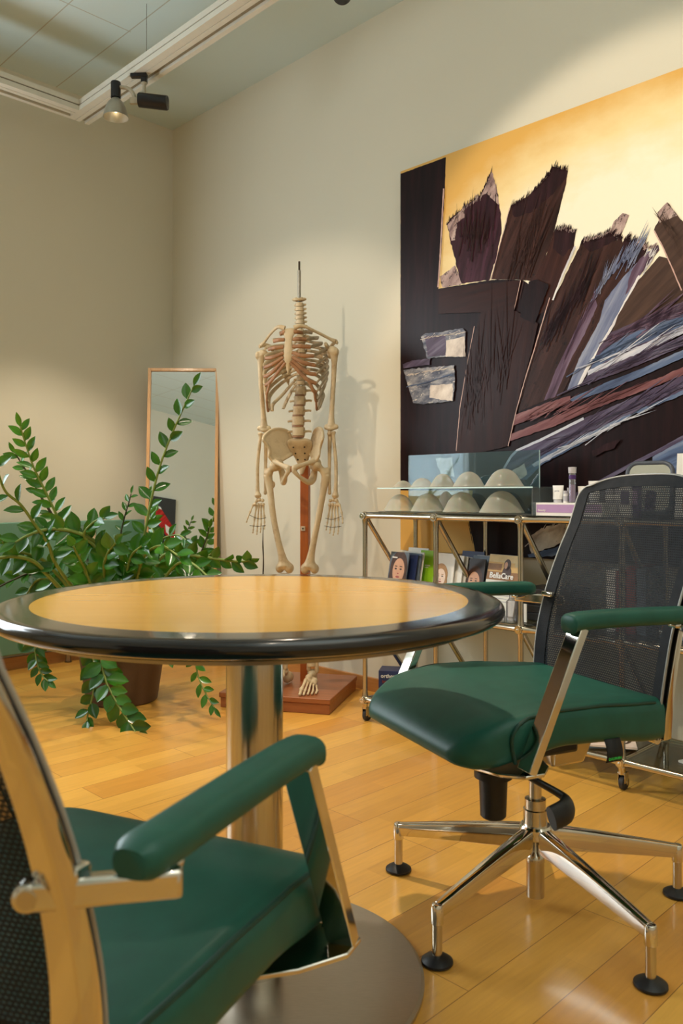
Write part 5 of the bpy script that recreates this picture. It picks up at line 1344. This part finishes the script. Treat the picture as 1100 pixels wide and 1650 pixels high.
def face_picture(t, L, cx, cz, r, hair, skin, clip, n='cover_picture'):
    mb = MB()
    disc(mb, cx, cz+r*0.15, r*1.25, r*1.55, L, 0, 1, clip=clip)
    disc(mb, cx-r*0.75, cz-r*0.9, r*0.55, r*1.2, L, 0, 2, clip=clip); disc(mb, cx+r*0.8, cz-r*0.8, r*0.5, r*1.2, L, 0, 2, clip=clip)
    disc(mb, cx, cz-r*1.9, r*0.55, r*1.0, L, 1, 3, clip=clip)
    disc(mb, cx+r*0.05, cz-r*0.1, r*0.86, r*1.12, L, 1, 4, clip=clip)
    for s in (-1, 1):
        disc(mb, cx+s*r*0.36, cz+r*0.05, r*0.17, r*0.07, L, 2, 5, clip=clip); disc(mb, cx+s*r*0.36, cz+r*0.28, r*0.22, r*0.045, L, 0, 5, clip=clip)
    disc(mb, cx+r*0.03, cz-r*0.36, r*0.13, r*0.06, L, 3, 5, clip=clip); disc(mb, cx+r*0.02, cz-r*0.66, r*0.28, r*0.09, L, 3, 5, clip=clip)
    mb.build(n, [hair, skin, M_DARKP, M_LIPS], t, normals=False)
GB = 'brochures on the middle glass shelf'
AW, AH = 0.145, 0.212
# stack with the dark haired woman
for i, (x, m, lb) in enumerate(((656, M_PAPER, 'pale leaflet peeking out right of the brochure with the woman portrait'), (652, M_SLATE, 'slate blue leaflet between the portrait brochure and the pale one'), (646, M_NAVY, 'dark blue leaflet directly behind the portrait brochure'))):
    brochure(x, 960, 0.272-0.012*(2-i)-0.0, AW*0.9, AH-0.004*i, lb, m, GB, turn=-12, z=MIDZ)
t, L = brochure(633, 960, 0.300, AW*0.84, AH, 'brochure with a dark haired woman portrait at the left end of the shelf', M_SLATE, GB, turn=-12)
cw = AW*0.42
face_picture(t, L, 0.004, 0.140, 0.046, M_HAIR, M_SKIN, (-cw, cw, 0.0, AH))
mb = MB(); rect(mb, -0.045, -0.010, AH-0.026, AH-0.021, L, 0, 7); mb.build('title_line', M_PAPER, t, normals=False)
t, L = brochure(664, 950, 0.185, AW*0.8, AH+0.012, 'white brochure standing behind the lime green one', M_PAPER, GB, turn=-4)
t, L = brochure(680, 955, 0.225, AW*0.62, AH+0.008, 'lime green and white brochure on the middle shelf', M_PAPER, GB, turn=-6)
mb = MB(); w_ = AW*0.31-0.001
rect(mb, -w_, w_, 0.075, AH+0.007, L, 0, 1); rect(mb, -w_, w_, 0.0, 0.070, L, 1, 1); rect(mb, -0.012, 0.018, 0.155, 0.160, L, 2, 2); rect(mb, -0.012, 0.010, 0.148, 0.151, L, 2, 2)
mb.build('cover_print', [M_LIME, mat('pale_lime_print', srgb(176, 210, 110), 0.5), M_WHITE], t, normals=False)
t, L = brochure(708, 960, 0.245, AW*0.72, AH+0.002, 'white brochure with a smiling fair haired woman behind the second post', M_PAPER, GB, turn=-6)
cw = AW*0.36; face_picture(t, L, -0.016, 0.120, 0.031, M_HAIRB, M_SKINP, (-cw, cw, 0, AH))
for i, (x, vv, tw, lb) in enumerate(((724, 0.235, -10, 'blank white leaflet just right of the second post'), (731, 0.222, -14, 'white leaflet fanned out second behind the second post'), (738, 0.210, -18, 'white leaflet fanned out last, touching the navy ones'))):
    brochure(x, 960, vv, AW*0.62, AH-0.004-0.003*i, lb, M_PAPER, GB, turn=tw)
t, L = brochure(752, 960, 0.165, AW*0.8, AH+0.010, 'navy blue leaflet at the back behind the diagonal brace', M_NAVY, GB, turn=-6)
t, L = brochure(758, 968, 0.235, AW*0.66, AH-0.012, 'dark brochure with a face in shadow behind the diagonal brace', M_DARKP, GB, turn=-10)
cw = AW*0.33; face_picture(t, L, -0.004, 0.112, 0.036, M_HAIR, M_SKIN, (-cw, cw, 0, AH-0.012))
for i, x in enumerate((766, 772)):
    brochure(x, 966, 0.205-0.014*i, AW*0.66, AH-0.002, ('grey leaflet beside the face in shadow brochure', 'pale grey leaflet at the right end of the fanned stack')[i], (M_SLATE, M_PALEPRINT)[i], GB, turn=-10)
# the golden brochure
t, L = brochure(799, 975, 0.262, 0.158, 0.225, 'golden brochure titled BellaCare on the middle glass shelf', M_PAPER, GB, turn=-8, leanb=14)
mb = MB(); w_ = 0.0785
rect(mb, -w_, w_, 0.128, 0.224, L, 0, 1); rect(mb, -w_, w_, 0.128, 0.160, L, 1, 2); rect(mb, -w_, -0.01, 0.165, 0.190, L, 1, 2); rect(mb, -w_, w_, 0.196, 0.224, L, 4, 2)
disc(mb, 0.016, 0.188, 0.017, 0.022, L, 2, 3); disc(mb, 0.018, 0.160, 0.022, 0.024, L, 2, 3); disc(mb, 0.010, 0.186, 0.008, 0.013, L, 3, 4); disc(mb, 0.062, 0.190, 0.010, 0.010, L, 4, 3)
mb.build('cover_picture', [M_TANP, M_SEPIA, M_HAIR, M_SKIN, mat('pale_sky_print', srgb(222, 200, 150), 0.5)], t, normals=False)
lettering('BellaCare', 0.030, M_WHITE, t, L @ Matrix.Translation((-0.004, -0.0024, 0.144)) @ FR, bold=0.0007)
mb = MB(); rect(mb, -0.045, 0.040, 0.108, 0.115, L, 0, 1)
for k in range(5): rect(mb, -0.06, 0.05-0.012*(k % 2), 0.092-k*0.011, 0.095-k*0.011, L, 0, 1)
mb.build('text_lines', M_PALEPRINT, t, normals=False)
# dark trays, glasses and spines on the middle shelf
M_BLACKB = mat('black_carton', srgb(34, 32, 32), 0.4, var=0.1)
for i in range(4):
    u, _ = wall_uv(866, 985, 0.2)
    o = MB().box((0, 0, 0.0135), (0.19, 0.16, 0.027)).build('flat_box', M_BLACKB, None, bevel=0.002)
    o.location = R3(u+0.075+0.004*(i % 2), 0.21, MIDZ+0.0008+i*0.0285); o.rotation_euler = (0, 0, ROOMROT+rad((-2, 1.5, -1, 2)[i]))
    tag(o, ('flat black box at the bottom of the stack beside the mesh backrest', 'flat black box second from the bottom of the stack beside the mesh backrest', 'flat black box third up in the stack beside the mesh backrest', 'flat black box on top of the stack beside the mesh backrest')[i], 'box', 'flat black boxes on the middle shelf')
def glass_jar(x, v, r, h, label):
    u, _ = wall_uv(x, 1000, v)
    t = thing('glass_jar', label, 'jar', R3(u, v, MIDZ+0.0005), ROOMROT, 'glass jars on the middle shelf')
    MB().lathe([(0.001, 0), (r, 0), (r, h*0.62), (r*0.45, h*0.74), (r*0.45, h*0.86), (0.001, h*0.86)], 24).build('jar_body', M_VIAL, t)
    MB().lathe([(0.001, h*0.86), (r*0.5, h*0.86), (r*0.5, h), (0.001, h)], 20).build('stopper', M_TANP, t)
glass_jar(824, 0.33, 0.020, 0.105, 'small glass jar with a golden stopper left of the third post')
glass_jar(806, 0.345, 0.018, 0.050, 'low clear glass jar under the far armrest')
u, _ = wall_uv(833, 990, 0.24)
o = MB().box((0, 0, 0.04), (0.03, 0.03, 0.03)).box((0, 0, 0.0125), (0.05, 0.03, 0.025)).build('black_stopper_block', M_BLACKB, None, bevel=0.002); o.location = R3(u+0.01, 0.22, MIDZ+0.0008); o.rotation_euler = (0, 0, ROOMROT)
tag(o, 'small stepped black block between the glass jar and third post', 'block')
u, _ = wall_uv(846, 995, 0.33)
o = MB().box((0, 0, 0.032), (0.03, 0.003, 0.064)).build('price_card', M_PAPER, None); o.location = R3(u, 0.345, MIDZ+0.001); o.rotation_euler = (0, 0, ROOMROT)
tag(o, 'small white card standing just right of the third post', 'card')
# spines seen through the mesh backrest
M_RED = mat('red_spine', srgb(150, 60, 52), 0.5)
for i, (m, h, lb) in enumerate(((M_PAPER, 0.20, 'white book at the left of the row behind the mesh backrest'), (M_RED, 0.20, 'red book seen through the mesh backrest, beside the white one'), (M_RED, 0.215, 'taller red book seen through the mesh backrest'), (M_SLATE, 0.21, 'grey book at the right of the row behind the mesh backrest'))):
    bk = thing('book', lb, 'book', R3(3.02-0.0+0.034*i, 0.24, MIDZ+0.0008), ROOMROT, 'books behind the mesh backrest')
    MB().box((0, 0, h/2), (0.030, 0.15, h)).build('cover', m, bk, bevel=0.001)
    MB().box((0, 0.001, h/2+0.0008), (0.026, 0.146, h-0.003)).build('pages', M_PAPER, bk)
# file row at the right edge
for i in range(6):
    m = (M_SLATE, M_PAPER, M_SEPIA, M_DARKP, M_PAPER, M_TANP)[i]
    o = MB().box((0, 0, 0.006), (0.24, 0.17, 0.012)).build('magazine', m, None, bevel=0.001)
    o.location = R3(3.30+0.004*(i % 3), 0.235, MIDZ+0.0008+0.0128*i); o.rotation_euler = (0, 0, ROOMROT+rad((2, -3, 1, -2, 3, 0)[i]))
    tag(o, ('slate magazine at the bottom', 'white magazine second from the bottom', 'brown magazine third from the bottom', 'dark magazine fourth from the bottom', 'white magazine fifth from the bottom', 'golden magazine on top')[i] + ' of the pile right of the mesh backrest', 'magazine', 'pile of magazines right of the backrest')
# brochure on the right of the trolley top
t, L = brochure(1122, 790, 0.2, 0.135, 0.205, 'white brochure with lime label and fair haired woman, right edge of trolley top', M_PAPER, None, turn=6, leanb=8, z=TOPZ+0.0)
mb = MB(); rect(mb, -0.045, 0.045, 0.150, 0.185, L, 0, 1); rect(mb, -0.038, -0.01, 0.172, 0.178, L, 1, 2); rect(mb, -0.038, 0.0, 0.158, 0.164, L, 1, 2); mb.build('cover_label', [M_LIME, M_WHITE], t, normals=False)
face_picture(t, L, 0.006, 0.085, 0.040, M_HAIRB, M_SKINP, (-0.066, 0.066, 0.0, 0.14))
# blue vitamin box on the bottom shelf
u, _ = wall_uv(604, 1090, 0.30)
vb = thing('vitamin_box', 'dark blue box lettered orthomol on the bottom shelf at the left end', 'box', R3(u+0.02, 0.30, ZL[0]+0.0092), ROOMROT+rad(34))
MB().box((0.08, 0.05, 0.045), (0.16, 0.10, 0.09)).build('carton', M_NAVY, vb, bevel=0.001)
lettering('orthomol', 0.022, M_WHITE, vb, Matrix.Translation((0.052, -0.001, 0.068)) @ FR, bold=0.0005)
lettering('immun', 0.018, M_RED, vb, Matrix.Translation((0.040, -0.001, 0.045)) @ FR, bold=0.0004)
# magazines lying on the bottom shelf
BZ = ZL[0] + 0.0092
def lying(u, v, rz, m, label, k, pic=True):
    t = thing('magazine', label, 'magazine', R3(u, v, BZ + 0.0065*k), ROOMROT+rad(rz), 'magazines lying on the bottom glass shelf')
    MB().box((0, 0, 0.003), (0.15, 0.21, 0.006)).build('booklet', m, t)
    mb = MB(); I = Matrix.Translation((0, 0, 0.0062)) @ Matrix.Rotation(-PI/2, 4, 'X')
    if pic:
        disc(mb, 0.02, -0.02, 0.045, 0.06, I, 0, 1); disc(mb, 0.022, -0.03, 0.03, 0.042, I, 1, 2); rect(mb, -0.06, 0.05, 0.07, 0.09, I, 2, 1)
    else:
        for q in range(6): rect(mb, -0.06, 0.05, 0.07-q*0.025, 0.076-q*0.025, I, 2, 1)
    mb.build('cover_print', [M_HAIR, M_SKINP, M_SLATE], t, normals=False)
lying(2.80, 0.27, 60, M_PAPER, 'white printed magazine lying left on the bottom glass shelf', 0, False)
lying(2.97, 0.24, 38, M_SLATE, 'grey edged magazine at the base of the bottom shelf pile', 0, False)
lying(2.985, 0.245, 30, M_SKINP, 'pinkish magazine with a portrait topping the bottom shelf pile', 1)
lying(3.36, 0.27, 70, M_PAPER, 'white magazine lying on the bottom glass shelf at the right edge', 0, False)

# ================================================================== suspended lighting track
RUB = (0.392, 3.9); RVB = (0.79, 2.23)          # loop of the track in the room frame
tk = thing('lighting_track', 'pale aluminium lighting track hung on thin wires below the ceiling', 'lighting track', R3(0.415, 0.79, TZ), ROOMROT)
def kl(u, v, z): return Vector((u-0.415, -(v-0.79), z-TZ))
TWD, THT = 0.115, 0.055
def track_run(u0, v0, u1, v1, name, inner):
    "profile with a side groove and a slot on the underside, swept along one side of the loop"
    a, b = kl(u0, v0, TZ), kl(u1, v1, TZ); d = (b-a).normalized(); n = Vector((-d.y, d.x, 0))
    if n.dot(Vector(inner)) < 0: n = -n
    w = TWD/2; h = THT
    sec = [(-w, h), (-w, h*0.56), (-w+0.004, h*0.54), (-w+0.004, h*0.46), (-w, h*0.44), (-w, 0.0), (-0.022, 0.0), (-0.022, 0.003), (-0.018, 0.003), (-0.018, 0.0), (0.006, 0.0), (0.006, 0.016), (0.034, 0.016), (0.034, 0.0), (w, 0.0), (w, h)]
    rings = [[p + n*x + Vector((0, 0, z)) for x, z in sec] for p in (a, b)]
    o = MB().loft(rings).build(name, M_ALU, tk, angle=20)
    mb = MB()
    e = n*0.0195; f = n*0.0335
    mb.loft([[p + n*0.0065 + Vector((0,0,0.0155)), p + n*0.0335 + Vector((0,0,0.0155)), p + n*0.0335 + Vector((0,0,0.0135)), p + n*0.0065 + Vector((0,0,0.0135))] for p in (a, b)])
    mb.build('conductor_slot', M_GROOVE2, o)
    MB().loft([[p - n*(w-0.0045) + Vector((0,0,h*0.54)), p - n*(w-0.0045) + Vector((0,0,h*0.46)), p - n*(w-0.0030) + Vector((0,0,h*0.46)), p - n*(w-0.0030) + Vector((0,0,h*0.54))] for p in (a, b)]).build('side_groove', M_GROOVE, o)
    return o
e2 = TWD/2
track_run(RUB[0]-e2, RVB[0], RUB[1]+e2, RVB[0], 'track_profile', (0, 1, 0))
track_run(RUB[0], RVB[0]+e2, RUB[0], RVB[1]-e2, 'track_profile', (-1, 0, 0))
track_run(RUB[0]-e2, RVB[1], RUB[1]+e2, RVB[1], 'track_profile', (0, -1, 0))
track_run(RUB[1], RVB[0]+e2, RUB[1], RVB[1]-e2, 'track_profile', (1, 0, 0))
for u, v in ((1.02, RVB[0]+0.02), (2.6, RVB[0]+0.02), (RUB[0]-0.01, 1.35), (1.02, RVB[1]), (2.6, RVB[1]), (RUB[1], 1.5)):
    p = kl(u, v, TZ+THT)
    w_ = MB().tube([p, Vector((p.x, p.y, H-TZ-0.002))], 0.0011, 6).build('hanging_wire', M_WIRE, tk)
    MB().lathe([(0.001, 0.0), (0.006, 0.0), (0.006, 0.012), (0.002, 0.022), (0.001, 0.022)], 12, M=Matrix.Translation(p)).build('wire_clamp', M_SATIN, w_)

def emit_mat():
    t = NT('lamp_filament'); t.t.nodes.remove(t.b); e = t.n('ShaderNodeEmission'); v = t.coord(); f = t.noise(v, 30)
    t.l(t.ramp(f, [(0.3, (1.0, 0.74, 0.42)), (0.7, (1.0, 0.84, 0.56))]), e.inputs[0]); e.inputs[1].default_value = 6; t.l(e.outputs[0], t.out.inputs['Surface']); return t.mat
M_BULB = emit_mat()
M_BELL = mat('grey_reflector_shell', srgb(168, 162, 146), 0.3, 0.5, var=0.05)
M_CREAMP = mat('cream_lamp_arm', srgb(186, 178, 158), 0.4)
M_BLK2 = mat('matt_black_housing', srgb(26, 24, 25), 0.4, var=0.12, scale=90)
def spot_lamp(u, v, label, rot, aim=None):
    "adapter under the track, transformer tube, curved arm and a bell reflector"
    loc = R3(u, v, TZ)
    t = thing('spot_lamp', label, 'spotlight', loc, rot, 'spotlights on the ceiling track')
    ad = MB().prism([(-0.058, -0.013), (0.018, -0.013), (0.018, 0.013), (-0.058, 0.013)], 0.018, z0=-0.018).box((0.004, 0, -0.030), (0.026, 0.026, 0.026)).build('track_adapter', M_BLK2, t, bevel=0.003)
    st = MB().lathe([(0.001, -0.098), (0.0085, -0.098), (0.0085, -0.052), (0.0135, -0.048), (0.0135, -0.042), (0.001, -0.042)], 20, M=Matrix.Translation((0.004, 0, 0))).build('lamp_stem', M_CREAMP, t)
    tilt = -0.022
    MB().tube([(-0.020, 0, -0.126+0.006), (-0.018, 0, -0.126+0.006), (0.110, 0, -0.126-0.012), (0.112, 0, -0.126-0.012)], [0.029, 0.032, 0.032, 0.029], 32).build('transformer_housing', M_BLK2, t, angle=40)
    am = MB().box((-0.040, 0, -0.124), (0.042, 0.018, 0.028)).tube(catmull([(-0.040, 0, -0.118), (-0.048, 0, -0.088), (-0.072, 0, -0.066), (-0.112, 0, -0.058)], 6), 0.0085, 12).build('lamp_arm', M_CREAMP, t, angle=60)
    # head: swivels about the socket
    pv = Vector((-0.128, 0, -0.070)); Hm = Matrix.Translation(pv)
    if aim is not None:
        Rw = Matrix.Rotation(rot, 4, 'Z'); dirw = (Vector(aim) - (loc + Rw @ pv)).normalized(); dl = Rw.inverted() @ dirw
        Hm = Hm @ Vector((0, 0, -1)).rotation_difference(dl).to_matrix().to_4x4()
    hd = MB().lathe([(0.001, 0.034), (0.0215, 0.034), (0.0225, 0.032), (0.0225, -0.038), (0.001, -0.038)], 24, M=Hm).build('lamp_socket', M_BLK2, t)
    be = [(0.016, -0.040), (0.022, -0.046), (0.034, -0.060), (0.045, -0.082), (0.053, -0.108), (0.0575, -0.128)]
    inn = [(r-0.0018, z) for r, z in be[::-1]] + [(0.001, -0.044)]
    bl = MB().lathe([(0.001, -0.039)] + be + inn, 40, M=Hm).build('bell_reflector', M_BELL, hd, angle=50)
    MB().ell((0, 0, -0.085), (0.012, 0.012, 0.020), 14, 10, M=Hm).build('bulb', M_BULB, hd)
    return t
# the lamp in view and its neighbours round the loop
vrot = rad(-3)
spot_lamp(0.992, RVB[0]+0.020, 'black and grey spotlight with a bell reflector hanging from the near corner of the track', vrot)
sp2 = spot_lamp(2.28, RVB[0]+0.020, 'spotlight at the top edge of the picture, almost out of frame', rad(90))
spot_lamp(3.15, RVB[1], 'spotlight aimed at the painting from the far side of the track', rad(120), R3(2.95, 0, 1.5))
spot_lamp(1.96, RVB[1], 'spotlight aimed at the skeleton from the far side of the track', rad(120), R3(1.15, 0.2, 1.05))

# ================================================================== picture on the opposite wall, seen in the mirror
M_REDP = paint('paint_red', [(120, 14, 14), (190, 30, 26), (214, 60, 48)], 40)
fp = thing('red_painting', 'black painting with a red and white figure seen in the standing mirror', 'painting', R3(3.47, VL-0.03, 1.02), ROOMROT)
mb = MB(); mb.box((0, -0.0, 0.5), (1.0, 0.03, 1.0)); mb.build('canvas', M_BLACKB, fp)
mb = MB()
def fpatch(pts, mi, lv): mb.add([(x, 0.0155+0.0004*lv, z) for x, z in pts], [tuple(range(len(pts)))], mi)
fpatch([(0.12, 0.88), (0.28, 0.84), (0.5, 0.60), (0.5, 0.40), (0.36, 0.52), (0.18, 0.70)][::-1], 0, 1)
fpatch([(-0.40, 0.30), (-0.05, 0.62), (0.10, 0.58), (-0.10, 0.30), (-0.30, 0.14)][::-1], 0, 1)
fpatch([(0.34, 0.66), (0.46, 0.60), (0.44, 0.50), (0.36, 0.56)][::-1], 1, 2)
fpatch([(0.14, 0.62), (0.26, 0.60), (0.22, 0.46), (0.12, 0.48)][::-1], 1, 2)
fpatch([(0.10, 0.92), (0.26, 0.87), (0.28, 0.84), (0.12, 0.88)][::-1], 1, 3)
mb.build('painted_figure', [M_REDP, M_WHITE], fp, normals=False)
